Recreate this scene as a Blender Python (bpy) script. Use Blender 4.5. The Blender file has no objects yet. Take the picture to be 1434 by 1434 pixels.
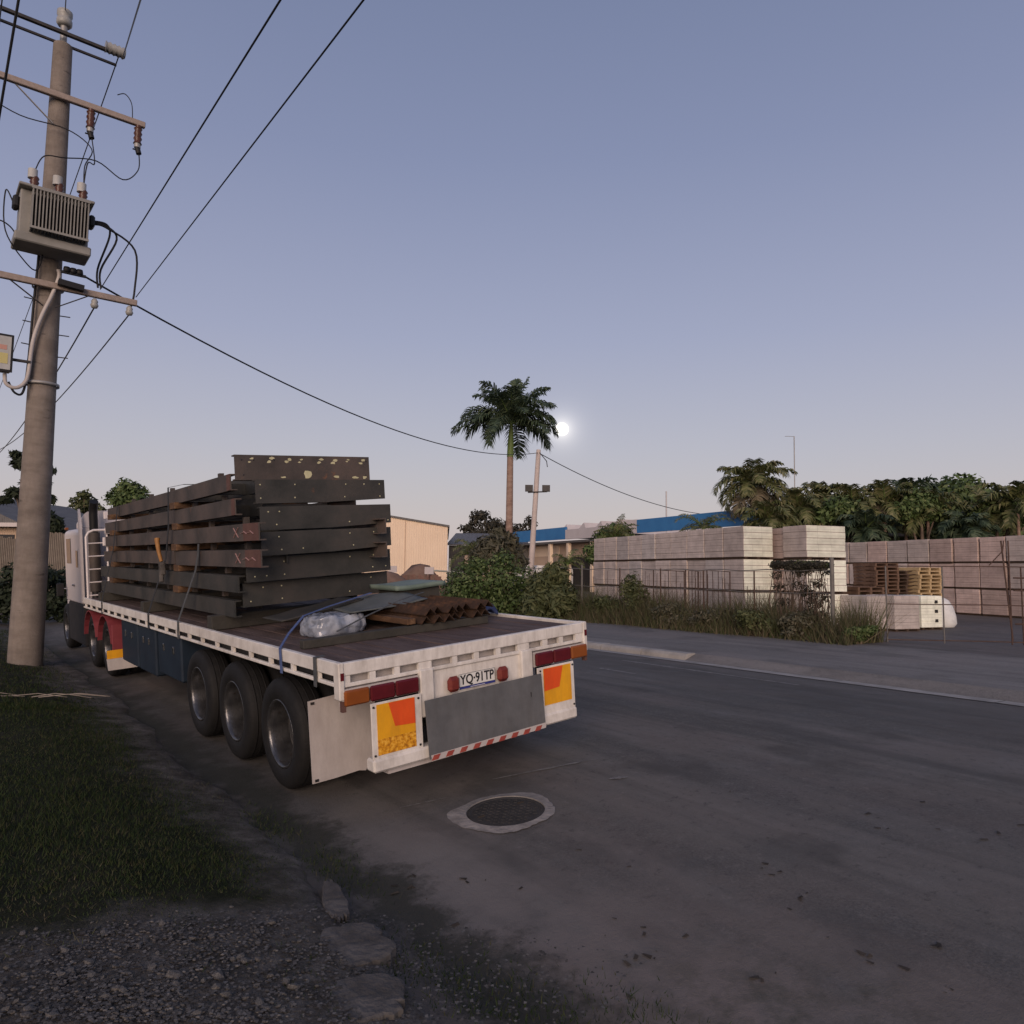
import bpy, bmesh, math, random
import numpy as np
from mathutils import Vector, Matrix

random.seed(7); rng = np.random.default_rng(7)
SC = bpy.context.scene
COL = SC.collection

# ------------------------------------------------------------------ camera
FPX, CAMH = 1040.0, 1.75
PITCH, ROLL = math.atan(83 / FPX), 0.010
_fw = Vector((0, math.cos(PITCH), math.sin(PITCH)))
_u0 = Vector((0, -math.sin(PITCH), math.cos(PITCH)))
_r0 = Vector((1, 0, 0))
CR = _r0 * math.cos(ROLL) + _u0 * math.sin(ROLL)
CU = _u0 * math.cos(ROLL) - _r0 * math.sin(ROLL)
CAMP = Vector((0, 0, CAMH))
cd = bpy.data.cameras.new('camera'); cam = bpy.data.objects.new('camera', cd); COL.objects.link(cam)
cd.sensor_fit = 'HORIZONTAL'; cd.sensor_width = 36.0; cd.lens = 36.0 * FPX / 1434.0
cd.clip_start = 0.05; cd.clip_end = 5000
cam.matrix_world = Matrix(((CR.x, CU.x, -_fw.x, 0), (CR.y, CU.y, -_fw.y, 0), (CR.z, CU.z, -_fw.z, CAMH), (0, 0, 0, 1)))
SC.camera = cam

# ------------------------------------------------------------------ dusk sky, low glow behind the camera
SUN_DIR = Vector((-0.08, -0.96, 0.25)).normalized()
W = bpy.data.worlds.new('World'); SC.world = W; W.use_nodes = True
nt = W.node_tree; nt.nodes.clear()
def wn(t): return nt.nodes.new(t)
sky = wn('ShaderNodeTexSky'); sky.sky_type = 'NISHITA'; sky.sun_disc = False
sky.sun_elevation = math.radians(2.0)
sky.sun_rotation = math.atan2(SUN_DIR.x, SUN_DIR.y)
sky.air_density = 1.0; sky.dust_density = 1.5; sky.ozone_density = 2.0
bg1 = wn('ShaderNodeBackground'); bg1.inputs[1].default_value = 0.06
tc = wn('ShaderNodeTexCoord'); sx = wn('ShaderNodeSeparateXYZ'); rp = wn('ShaderNodeValToRGB')
cr = rp.color_ramp
stops = [(0.0, (0.53, 0.455, 0.46)), (0.06, (0.50, 0.45, 0.475)), (0.16, (0.425, 0.405, 0.475)), (0.30, (0.318, 0.325, 0.447)),
         (0.50, (0.215, 0.236, 0.365)), (0.72, (0.145, 0.172, 0.285)), (1.0, (0.10, 0.14, 0.26))]
while len(cr.elements) < len(stops): cr.elements.new(0.5)
for e, (p, c) in zip(cr.elements, stops): e.position = p; e.color = (*c, 1)
bg2 = wn('ShaderNodeBackground'); bg2.inputs[1].default_value = 1.0
ad = wn('ShaderNodeAddShader'); wo = wn('ShaderNodeOutputWorld')
nt.links.new(tc.outputs['Generated'], sx.inputs[0]); nt.links.new(sx.outputs['Z'], rp.inputs[0])
nt.links.new(rp.outputs[0], bg2.inputs[0]); nt.links.new(sky.outputs[0], bg1.inputs[0])
MOON = ray_moon = (_fw + CR * ((787 - 717) / FPX) - CU * ((601 - 717) / FPX)).normalized()      # faint aureole of the sky round the moon
dv = wn('ShaderNodeVectorMath'); dv.operation = 'DOT_PRODUCT'; dv.inputs[1].default_value = MOON; nt.links.new(tc.outputs['Generated'], dv.inputs[0])
ac = wn('ShaderNodeMath'); ac.operation = 'ARCCOSINE'; ac.use_clamp = False; nt.links.new(dv.outputs['Value'], ac.inputs[0])
sc1 = wn('ShaderNodeMath'); sc1.operation = 'MULTIPLY'; sc1.inputs[1].default_value = -1 / math.radians(.62); nt.links.new(ac.outputs[0], sc1.inputs[0])
ex1 = wn('ShaderNodeMath'); ex1.operation = 'EXPONENT'; nt.links.new(sc1.outputs[0], ex1.inputs[0])
gl = wn('ShaderNodeMath'); gl.operation = 'MULTIPLY'; gl.inputs[1].default_value = .95; nt.links.new(ex1.outputs[0], gl.inputs[0])
bg3 = wn('ShaderNodeBackground'); bg3.inputs[0].default_value = (1, .93, .82, 1); nt.links.new(gl.outputs[0], bg3.inputs[1])
ad2 = wn('ShaderNodeAddShader')
nt.links.new(bg1.outputs[0], ad.inputs[0]); nt.links.new(bg2.outputs[0], ad.inputs[1]); nt.links.new(ad.outputs[0], ad2.inputs[0]); nt.links.new(bg3.outputs[0], ad2.inputs[1]); nt.links.new(ad2.outputs[0], wo.inputs[0])
sd = bpy.data.lights.new('sun', 'SUN'); sun = bpy.data.objects.new('sun', sd); COL.objects.link(sun)
sd.energy = 2.6; sd.angle = math.radians(40); sd.color = (1.0, 0.77, 0.62)
sun.rotation_euler = (-SUN_DIR).to_track_quat('-Z', 'Y').to_euler(); sun.location = (0, 0, 30)
SC.view_settings.view_transform = 'Standard'; SC.view_settings.look = 'None'
SC.view_settings.exposure = 0.0; SC.view_settings.gamma = 1.0; SC.view_settings.use_curve_mapping = False

# ------------------------------------------------------------------ placing helpers
AH = Vector((0.7786, 0.6275, 0)).normalized()      # across the road, away from the near verge
LH = Vector((-0.6275, 0.7786, 0)).normalized()     # along the road, the way the truck faces
def interp(x, pts): return float(np.interp(x, [p[0] for p in pts], [p[1] for p in pts]))
PROF = [(-60, .5), (-12, .30), (-5, .14), (0, .08), (1.1, .01), (1.8, -.09), (2.2, -.165), (2.55, -.145), (4.95, .07), (7, .15), (9, .12), (12.2, -.03), (12.45, -.04),
        (12.5, .08), (18, .12), (22, .06), (200, .04)]
PU = np.array([p[0] for p in PROF]); PH = np.array([p[1] for p in PROF])
def hgt(u, v):
    u = np.asarray(u, float); v = np.asarray(v, float)
    w = np.interp(u, [-60, 6, 13, 200], [1, 1, .15, .15])
    return np.interp(u, PU, PH) + w * 0.0131 * (np.clip(v, -2, 20) - 7.5)
def uv_of(x, y): return x * AH.x + y * AH.y, x * LH.x + y * LH.y
def xy_of(u, v): return AH.x * u + LH.x * v, AH.y * u + LH.y * v
def Hxy(x, y):
    u, v = uv_of(x, y); return float(hgt(u, v))
def ray(px, py): return _fw + CR * ((px - 717) / FPX) - CU * ((py - 717) / FPX)
def at(px, py, Y):                       # point at forward distance Y
    d = ray(px, py); return CAMP + d * (Y / d.y)
def gnd(px, py):                         # point on the terrain
    d = ray(px, py); z = 0.0
    for _ in range(40):
        p = CAMP + d * ((z - CAMH) / d.z); z = 0.5 * z + 0.5 * Hxy(p.x, p.y)
    return Vector((p.x, p.y, Hxy(p.x, p.y)))
def on_ground(x, y, dz=0.0): return Vector((x, y, Hxy(x, y) + dz))
ORD = ['first', 'second', 'third', 'fourth', 'fifth', 'sixth', 'seventh', 'eighth', 'ninth', 'tenth', 'eleventh', 'twelfth', 'thirteenth', 'fourteenth', 'fifteenth', 'sixteenth']

# ------------------------------------------------------------------ mesh builder
class MB:
    def __init__(s): s.v = []; s.f = []; s.sm = []
    def add(s, vs, fs, smooth=False):
        o = len(s.v); s.v.extend([tuple(p) for p in vs]); s.f.extend([tuple(i + o for i in f) for f in fs]); s.sm.extend([smooth] * len(fs)); return s
    def box(s, c, d, M=None, bev=0.0):
        hx, hy, hz = d[0] / 2, d[1] / 2, d[2] / 2
        c = Vector(c)
        if bev <= 0:
            vs = [Vector((x, y, z)) for x in (-hx, hx) for y in (-hy, hy) for z in (-hz, hz)]
            fs = [(0, 1, 3, 2), (4, 6, 7, 5), (0, 4, 5, 1), (2, 3, 7, 6), (0, 2, 6, 4), (1, 5, 7, 3)]
        else:
            b = min(bev, hx * .9, hy * .9, hz * .9); vs = []; idx = {}
            for sx_ in (-1, 1):
                for sy_ in (-1, 1):
                    for sz_ in (-1, 1):
                        for a in range(3):
                            p = [sx_ * (hx - b), sy_ * (hy - b), sz_ * (hz - b)]
                            p[a] = (sx_, sy_, sz_)[a] * (hx, hy, hz)[a]
                            idx[(sx_, sy_, sz_, a)] = len(vs); vs.append(Vector(p))
            fs = []
            for a in range(3):
                o1, o2 = [k for k in range(3) if k != a]
                for sg in (-1, 1):
                    q = []
                    for (i, j) in ((-1, -1), (1, -1), (1, 1), (-1, 1)):
                        k = [0, 0, 0]; k[a] = sg; k[o1] = i; k[o2] = j; q.append(idx[(*k, a)])
                    fs.append(tuple(q))
            for a in range(3):
                o1, o2 = [k for k in range(3) if k != a]
                for i in (-1, 1):
                    for j in (-1, 1):
                        k0 = [0, 0, 0]; k1 = [0, 0, 0]
                        k0[a] = -1; k1[a] = 1; k0[o1] = k1[o1] = i; k0[o2] = k1[o2] = j
                        fs.append((idx[(*k0, o1)], idx[(*k1, o1)], idx[(*k1, o2)], idx[(*k0, o2)]))
            for sx_ in (-1, 1):
                for sy_ in (-1, 1):
                    for sz_ in (-1, 1): fs.append(tuple(idx[(sx_, sy_, sz_, a)] for a in range(3)))
        if M is not None: vs = [M @ p for p in vs]
        return s.add([p + c for p in vs], fs)
    def span(s, a, b, bev=0.0):           # box between two corners
        a = Vector(a); b = Vector(b); return s.box((a + b) / 2, [abs(b[i] - a[i]) for i in range(3)], None, bev)
    def bar(s, a, b, w, h, up=(0, 0, 1), bev=0.0):
        a = Vector(a); b = Vector(b); y = (b - a); L = y.length; y.normalize(); u = Vector(up)
        x = y.cross(u)
        if x.length < 1e-4: x = y.cross(Vector((1, 0, 0)))
        x.normalize(); z = x.cross(y)
        M = Matrix((x, y, z)).transposed()
        return s.box((a + b) / 2, (w, L, h), M, bev)
    def tube(s, pts, r, n=8, caps=True, smooth=True):
        pts = [Vector(p) for p in pts]; m = len(pts); rr = r if hasattr(r, '__len__') else [r] * m
        vs = []; pu = None
        for i, p in enumerate(pts):
            t = (pts[min(i + 1, m - 1)] - pts[max(i - 1, 0)]).normalized()
            if pu is None:
                pu = t.cross(Vector((0, 0, 1)))
                if pu.length < 1e-3: pu = t.cross(Vector((1, 0, 0)))
            else: pu = pu - t * pu.dot(t)
            pu.normalize(); pw = t.cross(pu)
            for k in range(n):
                a = 2 * math.pi * k / n; vs.append(p + (pu * math.cos(a) + pw * math.sin(a)) * rr[i])
        fs = [(i * n + k, i * n + (k + 1) % n, (i + 1) * n + (k + 1) % n, (i + 1) * n + k) for i in range(m - 1) for k in range(n)]
        s.add(vs, fs, smooth)
        if caps: s.add(vs[:n], [tuple(range(n - 1, -1, -1))]); s.add(vs[-n:], [tuple(range(n))])
        return s
    def lathe(s, prof, o=(0, 0, 0), axis='z', n=24, smooth=True):   # prof = [(r, h)]
        o = Vector(o); vs = []
        for (r, h) in prof:
            for k in range(n):
                a = 2 * math.pi * k / n; c, d = r * math.cos(a), r * math.sin(a)
                vs.append(o + Vector({'z': (c, d, h), 'x': (h, c, d), 'y': (d, h, c)}[axis]))
        m = len(prof)
        s.add(vs, [(i * n + k, i * n + (k + 1) % n, (i + 1) * n + (k + 1) % n, (i + 1) * n + k) for i in range(m - 1) for k in range(n)], smooth)
        return s
    def prism(s, poly, a, b, f):          # poly 2D list, extruded between a and b, f(p, t) -> 3D
        n = len(poly); vs = [Vector(f(p, a)) for p in poly] + [Vector(f(p, b)) for p in poly]
        fs = [tuple(range(n - 1, -1, -1)), tuple(range(n, 2 * n))] + [(i, (i + 1) % n, n + (i + 1) % n, n + i) for i in range(n)]
        return s.add(vs, fs)
    def ribbon(s, pts, side, w, t=0.004):
        side = Vector(side).normalized(); pts = [Vector(p) for p in pts]
        for a, b in zip(pts[:-1], pts[1:]):
            y = (b - a).normalized(); nrm = y.cross(side).normalized()
            s.add([a - side * w / 2 - nrm * t / 2, a + side * w / 2 - nrm * t / 2, b + side * w / 2 - nrm * t / 2, b - side * w / 2 - nrm * t / 2,
                   a - side * w / 2 + nrm * t / 2, a + side * w / 2 + nrm * t / 2, b + side * w / 2 + nrm * t / 2, b - side * w / 2 + nrm * t / 2],
                  [(0, 1, 2, 3), (7, 6, 5, 4), (0, 4, 5, 1), (2, 6, 7, 3), (1, 5, 6, 2), (0, 3, 7, 4)])
        return s
    def mesh(s, name, mat=None):
        me = bpy.data.meshes.new(name); me.from_pydata(s.v, [], s.f); me.update()
        me.polygons.foreach_set('use_smooth', s.sm)
        if mat: me.materials.append(MAT[mat] if isinstance(mat, str) else mat)
        bm = bmesh.new(); bm.from_mesh(me); bmesh.ops.recalc_face_normals(bm, faces=bm.faces); bm.to_mesh(me); bm.free()
        return me
    def build(s, name, mat, parent=None, loc=None, mw=None):
        return link(name, s.mesh(name, mat), parent, loc, mw)
def link(name, me, parent=None, loc=None, mw=None):
    o = bpy.data.objects.new(name, me); COL.objects.link(o)
    if parent is not None: o.parent = parent
    if mw is not None: o.matrix_local = mw
    elif loc is not None: o.location = loc
    return o
def tag(o, label=None, cat=None, group=None, kind=None):
    if label: o['label'] = label
    if cat: o['category'] = cat
    if group: o['group'] = group
    if kind: o['kind'] = kind
    return o
def empty(name, loc=(0, 0, 0), rz=0.0, mw=None):
    o = bpy.data.objects.new(name, None); COL.objects.link(o); o.empty_display_size = .2
    if mw is not None: o.matrix_world = mw
    else: o.location = loc; o.rotation_euler = (0, 0, rz)
    return o
def np_mesh(name, V, Fq, mat, nper=4, smooth=False):      # fast mesh from arrays; every face has nper corners
    V = np.asarray(V, np.float32); Fq = np.asarray(Fq, np.int32)
    me = bpy.data.meshes.new(name); me.vertices.add(len(V)); me.vertices.foreach_set('co', V.ravel())
    nf = len(Fq); me.loops.add(nf * nper); me.loops.foreach_set('vertex_index', Fq.ravel())
    me.polygons.add(nf); me.polygons.foreach_set('loop_start', np.arange(nf, dtype=np.int32) * nper); me.polygons.foreach_set('loop_total', np.full(nf, nper, np.int32))
    if smooth: me.polygons.foreach_set('use_smooth', np.ones(nf, bool))
    me.update(calc_edges=True); me.materials.append(MAT[mat]); return me

# ------------------------------------------------------------------ materials
MAT = {}
def mat(name, cols, rough=.7, scale=4.0, detail=6.0, bump=0.0, bscale=None, metal=0.0, stretch=(1, 1, 1), spec=.35, pos=None, island=False, trans=0.0, wear=None, coat=0.0, rib=None, grime=None):
    """cols: one to four albedo colours spread over a noise; wear: (colour, scale, threshold) patches on top."""
    m = bpy.data.materials.new(name); m.use_nodes = True; t = m.node_tree; N = t.nodes; b = N['Principled BSDF']
    b.inputs['Roughness'].default_value = rough; b.inputs['Metallic'].default_value = metal; b.inputs['Specular IOR Level'].default_value = spec
    if coat: b.inputs['Coat Weight'].default_value = coat
    tcx = N.new('ShaderNodeTexCoord'); mp = N.new('ShaderNodeMapping'); mp.inputs['Scale'].default_value = stretch
    t.links.new(tcx.outputs['Object'], mp.inputs[0])
    nz = N.new('ShaderNodeTexNoise'); nz.inputs['Scale'].default_value = scale; nz.inputs['Detail'].default_value = detail; nz.inputs['Roughness'].default_value = .62
    t.links.new(mp.outputs[0], nz.inputs['Vector'])
    rp = N.new('ShaderNodeValToRGB'); n = len(cols)
    while len(rp.color_ramp.elements) < n: rp.color_ramp.elements.new(.5)
    if n == 1: rp.color_ramp.elements.remove(rp.color_ramp.elements[1])
    for i, c in enumerate(cols):
        rp.color_ramp.elements[i].position = pos[i] if pos else (.5 if n == 1 else .32 + .36 * i / (n - 1)); rp.color_ramp.elements[i].color = (*c, 1)
    src = rp.outputs[0]
    if island:
        g = N.new('ShaderNodeNewGeometry'); t.links.new(g.outputs['Random Per Island'], rp.inputs[0])
        for i in range(n): rp.color_ramp.elements[i].position = i / max(1, n - 1)
    else: t.links.new(nz.outputs['Fac'], rp.inputs[0])
    if wear:
        wc, ws, wt = wear
        wz = N.new('ShaderNodeTexNoise'); wz.inputs['Scale'].default_value = ws; wz.inputs['Detail'].default_value = 8; wz.inputs['Roughness'].default_value = .7
        t.links.new(mp.outputs[0], wz.inputs['Vector'])
        mr = N.new('ShaderNodeMapRange'); mr.inputs[1].default_value = wt; mr.inputs[2].default_value = wt + .06
        t.links.new(wz.outputs['Fac'], mr.inputs[0])
        mx = N.new('ShaderNodeMix'); mx.data_type = 'RGBA'; mx.inputs['B'].default_value = (*wc, 1)
        t.links.new(mr.outputs[0], mx.inputs['Factor']); t.links.new(src, mx.inputs['A']); src = mx.outputs['Result']
    if grime:      # (colour, amount): soft road dirt, thicker in streaks
        gz = N.new('ShaderNodeTexNoise'); gz.inputs['Scale'].default_value = 1.0; gz.inputs['Detail'].default_value = 9; gz.inputs['Roughness'].default_value = .72
        gm = N.new('ShaderNodeMapping'); gm.inputs['Scale'].default_value = (9, 3, 2.2); t.links.new(tcx.outputs['Object'], gm.inputs[0]); t.links.new(gm.outputs[0], gz.inputs['Vector'])
        gr = N.new('ShaderNodeMapRange'); gr.inputs[1].default_value = .42; gr.inputs[2].default_value = .78; gr.inputs[4].default_value = grime[1]; t.links.new(gz.outputs['Fac'], gr.inputs[0])
        gx = N.new('ShaderNodeMix'); gx.data_type = 'RGBA'; gx.inputs['B'].default_value = (*grime[0], 1); t.links.new(gr.outputs[0], gx.inputs['Factor']); t.links.new(src, gx.inputs['A']); src = gx.outputs['Result']
    t.links.new(src, b.inputs['Base Color'])
    if rib:        # pressed sheet ribs: (direction axis, ribs per metre)
        wv = N.new('ShaderNodeTexWave'); wv.wave_type = 'BANDS'; wv.bands_direction = rib[0]; wv.inputs['Scale'].default_value = rib[1]; t.links.new(tcx.outputs['Object'], wv.inputs['Vector'])
        bp = N.new('ShaderNodeBump'); bp.inputs['Strength'].default_value = .8; bp.inputs['Distance'].default_value = .05; t.links.new(wv.outputs['Fac'], bp.inputs['Height']); t.links.new(bp.outputs[0], b.inputs['Normal'])
    if bump:
        nb = N.new('ShaderNodeTexNoise'); nb.inputs['Scale'].default_value = bscale or scale * 6; nb.inputs['Detail'].default_value = 8
        t.links.new(mp.outputs[0], nb.inputs['Vector'])
        bp = N.new('ShaderNodeBump'); bp.inputs['Strength'].default_value = bump; bp.inputs['Distance'].default_value = .02
        t.links.new(nb.outputs['Fac'], bp.inputs['Height']); t.links.new(bp.outputs[0], b.inputs['Normal'])
    if trans:
        out = N['Material Output']; tr = N.new('ShaderNodeBsdfTranslucent'); ms = N.new('ShaderNodeMixShader'); ms.inputs[0].default_value = trans
        t.links.new(src, tr.inputs[0]); t.links.new(b.outputs[0], ms.inputs[1]); t.links.new(tr.outputs[0], ms.inputs[2]); t.links.new(ms.outputs[0], out.inputs['Surface'])
    MAT[name] = m; return m

# ------------------------------------------------------------------ ground materials (object space = metres across / along the road)
def road_mat(name, base, dust, pink, gutter=True):
    m = bpy.data.materials.new(name); m.use_nodes = True; t = m.node_tree; N = t.nodes; L = t.links; b = N['Principled BSDF']
    b.inputs['Specular IOR Level'].default_value = .25
    tcx = N.new('ShaderNodeTexCoord')
    def noise(sc, stretch=(1, 1, 1), det=8, ro=.6):
        mp = N.new('ShaderNodeMapping'); mp.inputs['Scale'].default_value = stretch; L.new(tcx.outputs['Object'], mp.inputs[0])
        n = N.new('ShaderNodeTexNoise'); n.inputs['Scale'].default_value = sc; n.inputs['Detail'].default_value = det; n.inputs['Roughness'].default_value = ro
        L.new(mp.outputs[0], n.inputs['Vector']); return n.outputs['Fac']
    def rng_(x, a, c, lo=0.0, hi=1.0):
        r = N.new('ShaderNodeMapRange'); r.inputs[1].default_value = a; r.inputs[2].default_value = c; r.inputs[3].default_value = lo; r.inputs[4].default_value = hi; L.new(x, r.inputs[0]); return r.outputs[0]
    def mul(a, c):
        q = N.new('ShaderNodeMath'); q.operation = 'MULTIPLY'; L.new(a, q.inputs[0])
        if isinstance(c, float): q.inputs[1].default_value = c
        else: L.new(c, q.inputs[1])
        return q.outputs[0]
    def addn(a, c):
        q = N.new('ShaderNodeMath'); q.operation = 'ADD'; L.new(a, q.inputs[0])
        if isinstance(c, float): q.inputs[1].default_value = c
        else: L.new(c, q.inputs[1])
        return q.outputs[0]
    def mix(f, a, c):
        q = N.new('ShaderNodeMix'); q.data_type = 'RGBA'; L.new(f, q.inputs['Factor'])
        if isinstance(a, tuple): q.inputs['A'].default_value = (*a, 1)
        else: L.new(a, q.inputs['A'])
        if isinstance(c, tuple): q.inputs['B'].default_value = (*c, 1)
        else: L.new(c, q.inputs['B'])
        return q.outputs['Result']
    fine = noise(55, det=7, ro=.75); mid = noise(2.2); big = noise(.55, (1, .45, 1), 5); streak = noise(1.1, (1, .13, 1), 6); blot = noise(5.5, det=9, ro=.7)
    col = mix(rng_(fine, .3, .7), tuple(c * .55 for c in base), tuple(c * 1.5 for c in base))
    col = mix(mul(rng_(streak, .44, .60), .9), col, dust)
    col = mix(mul(rng_(big, .48, .68), .65), col, pink)
    col = mix(mul(rng_(mid, .52, .72), .5), col, dust)
    col = mix(mul(rng_(blot, .60, .74), .4), col, tuple(c * .45 for c in base))
    spot = noise(13, det=10, ro=.75); col = mix(mul(rng_(spot, .56, .66), .7), col, tuple(c * 1.15 for c in dust)); col = mix(mul(rng_(spot, .44, .34), .75), col, tuple(c * .62 for c in base))
    lanes = noise(2.6, (1, .05, 1), 4); col = mix(mul(rng_(lanes, .54, .66), .45), col, tuple(c * .62 for c in base))
    patch = noise(.9, (1, .7, 1), 7, .65); col = mix(mul(rng_(patch, .53, .64), .65), col, tuple(c * .7 for c in base))
    if gutter:
        sp = N.new('ShaderNodeSeparateXYZ'); L.new(tcx.outputs['Object'], sp.inputs[0]); u = sp.outputs['X']; v = sp.outputs['Y']
        un = addn(addn(u, mul(addn(noise(1.6, det=9, ro=.7), -.5), 1.0)), mul(addn(noise(7, det=10, ro=.75), -.5), .55))
        near = mul(mul(rng_(un, 2.45, 2.7), rng_(un, 3.4, 2.75)), rng_(v, 7.0, 4.8))                      # pale silt washed along the channel
        col = mix(mul(near, rng_(mid, .25, .6)), col, tuple(c * 1.2 for c in dust))
        nearv = mul(mul(rng_(v, 4.2, 2.4), rng_(un, 4.6, 2.5)), rng_(mid, .3, .55))   # reddish dust by the driveway
        col = mix(mul(nearv, .85), col, tuple(c * 1.15 for c in pink))
        sidev = mul(mul(rng_(v, 5.0, 6.5), rng_(un, 3.1, 2.5)), rng_(mid, .3, .5)); col = mix(mul(sidev, .8), col, (.050, .045, .041))   # dirt beside the wheels, with the shade there put into the colour
        inv = mul(rng_(un, 2.05, 2.22), rng_(un, 2.62, 2.42))                       # damp mossy channel bottom
        col = mix(mul(inv, .85), col, (.030, .031, .024))
        vdir = mul(mul(rng_(v, 3.0, 1.6), rng_(un, 3.8, 3.0)), rng_(blot, .42, .6))      # mossy dirt in the driveway mouth
        col = mix(mul(vdir, .8), col, (.040, .042, .028))
        lo = mul(rng_(un, 2.2, 1.9), rng_(mid, .2, .5)); col = mix(lo, col, (.085, .075, .066))
        # worn dark tyre lane by the far side
        ln = mul(rng_(u, 8.6, 9.6), rng_(u, 12.0, 11.0)); col = mix(mul(ln, .55), col, tuple(c * .8 for c in base))
    L.new(col, b.inputs['Base Color'])
    L.new(rng_(mid, .3, .7, .7, .95), b.inputs['Roughness'])
    h = addn(addn(mul(noise(140, det=3), .6), mul(blot, .6)), mul(noise(38, det=6, ro=.7), .8)); bp = N.new('ShaderNodeBump'); bp.inputs['Strength'].default_value = .55; bp.inputs['Distance'].default_value = .012
    L.new(h, bp.inputs['Height']); L.new(bp.outputs[0], b.inputs['Normal']); MAT[name] = m
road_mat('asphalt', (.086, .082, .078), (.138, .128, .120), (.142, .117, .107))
road_mat('apron_asphalt', (.15, .143, .137), (.205, .192, .182), (.185, .165, .155), False)
road_mat('yard_asphalt', (.10, .092, .088), (.14, .125, .118), (.13, .108, .10), False)
def verge_mat():
    m = bpy.data.materials.new('verge_soil'); m.use_nodes = True; t = m.node_tree; N = t.nodes; L = t.links; b = N['Principled BSDF']; b.inputs['Roughness'].default_value = .95; b.inputs['Specular IOR Level'].default_value = .15
    tcx = N.new('ShaderNodeTexCoord'); sp = N.new('ShaderNodeSeparateXYZ'); L.new(tcx.outputs['Object'], sp.inputs[0])
    def nz(sc, det=8):
        n = N.new('ShaderNodeTexNoise'); n.inputs['Scale'].default_value = sc; n.inputs['Detail'].default_value = det; n.inputs['Roughness'].default_value = .68; L.new(tcx.outputs['Object'], n.inputs['Vector']); return n.outputs['Fac']
    def ramp(x, cs):
        r = N.new('ShaderNodeValToRGB')
        while len(r.color_ramp.elements) < len(cs): r.color_ramp.elements.new(.5)
        for e, (p, c) in zip(r.color_ramp.elements, cs): e.position = p; e.color = (*c, 1)
        L.new(x, r.inputs[0]); return r.outputs[0]
    soil = ramp(nz(3), [(.3, (.010, .013, .006)), (.5, (.020, .022, .011)), (.7, (.036, .033, .021))])
    dirt = ramp(nz(4.5, 12), [(.3, (.046, .041, .035)), (.46, (.092, .083, .074)), (.58, (.14, .127, .115)), (.72, (.21, .192, .175))])
    q = N.new('ShaderNodeMath'); q.operation = 'MULTIPLY_ADD'; L.new(nz(1.7, 6), q.inputs[0]); q.inputs[1].default_value = 1.1; L.new(sp.outputs['Y'], q.inputs[2])
    mr = N.new('ShaderNodeMapRange'); mr.inputs[1].default_value = 4.9; mr.inputs[2].default_value = 4.55; L.new(q.outputs[0], mr.inputs[0])
    qe = N.new('ShaderNodeMath'); qe.operation = 'MULTIPLY_ADD'; L.new(nz(3.2, 10), qe.inputs[0]); qe.inputs[1].default_value = 1.3; L.new(sp.outputs['X'], qe.inputs[2])      # worn bare margin along the road
    me_ = N.new('ShaderNodeMapRange'); me_.inputs[1].default_value = 2.15; me_.inputs[2].default_value = 2.65; L.new(qe.outputs[0], me_.inputs[0])
    mxm = N.new('ShaderNodeMath'); mxm.operation = 'MAXIMUM'; L.new(mr.outputs[0], mxm.inputs[0]); L.new(me_.outputs[0], mxm.inputs[1])
    mx = N.new('ShaderNodeMix'); mx.data_type = 'RGBA'; L.new(mxm.outputs[0], mx.inputs['Factor']); L.new(soil, mx.inputs['A']); L.new(dirt, mx.inputs['B']); L.new(mx.outputs['Result'], b.inputs['Base Color'])
    bp = N.new('ShaderNodeBump'); bp.inputs['Strength'].default_value = .9; bp.inputs['Distance'].default_value = .03; L.new(nz(28, 10), bp.inputs['Height']); L.new(bp.outputs[0], b.inputs['Normal']); MAT['verge_soil'] = m
verge_mat()
mat('grass', [(.009, .018, .005), (.019, .038, .007), (.036, .058, .012), (.075, .066, .030)], .75, island=True, trans=.25)
mat('drygrass', [(.055, .075, .026), (.085, .095, .040), (.15, .13, .08), (.09, .066, .042), (.05, .07, .024)], .85, island=True, trans=.2)
mat('stone', [(.05, .046, .042), (.10, .093, .086), (.19, .178, .166)], .9, 6, 6, .4)
mat('slab_concrete', [(.040, .036, .033), (.078, .071, .066), (.12, .11, .103)], .95, 5, 12, 1.0, 22)
mat('kerb_concrete', [(.20, .19, .178), (.29, .275, .258), (.36, .342, .32)], .9, 2.2, 9, .4, 25)
mat('manhole_iron', [(.028, .027, .026), (.05, .047, .045)], .75, 9, 6, .4, 60)
mat('ring_concrete', [(.17, .158, .148), (.30, .28, .265)], .92, 7, 8, .6, 30)
mat('far_ground', [(.05, .05, .035), (.09, .08, .06)], .95, .4, 6)
mat('leaf_litter', [(.022, .018, .014), (.045, .034, .024), (.075, .056, .038)], .85, island=True)

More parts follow.
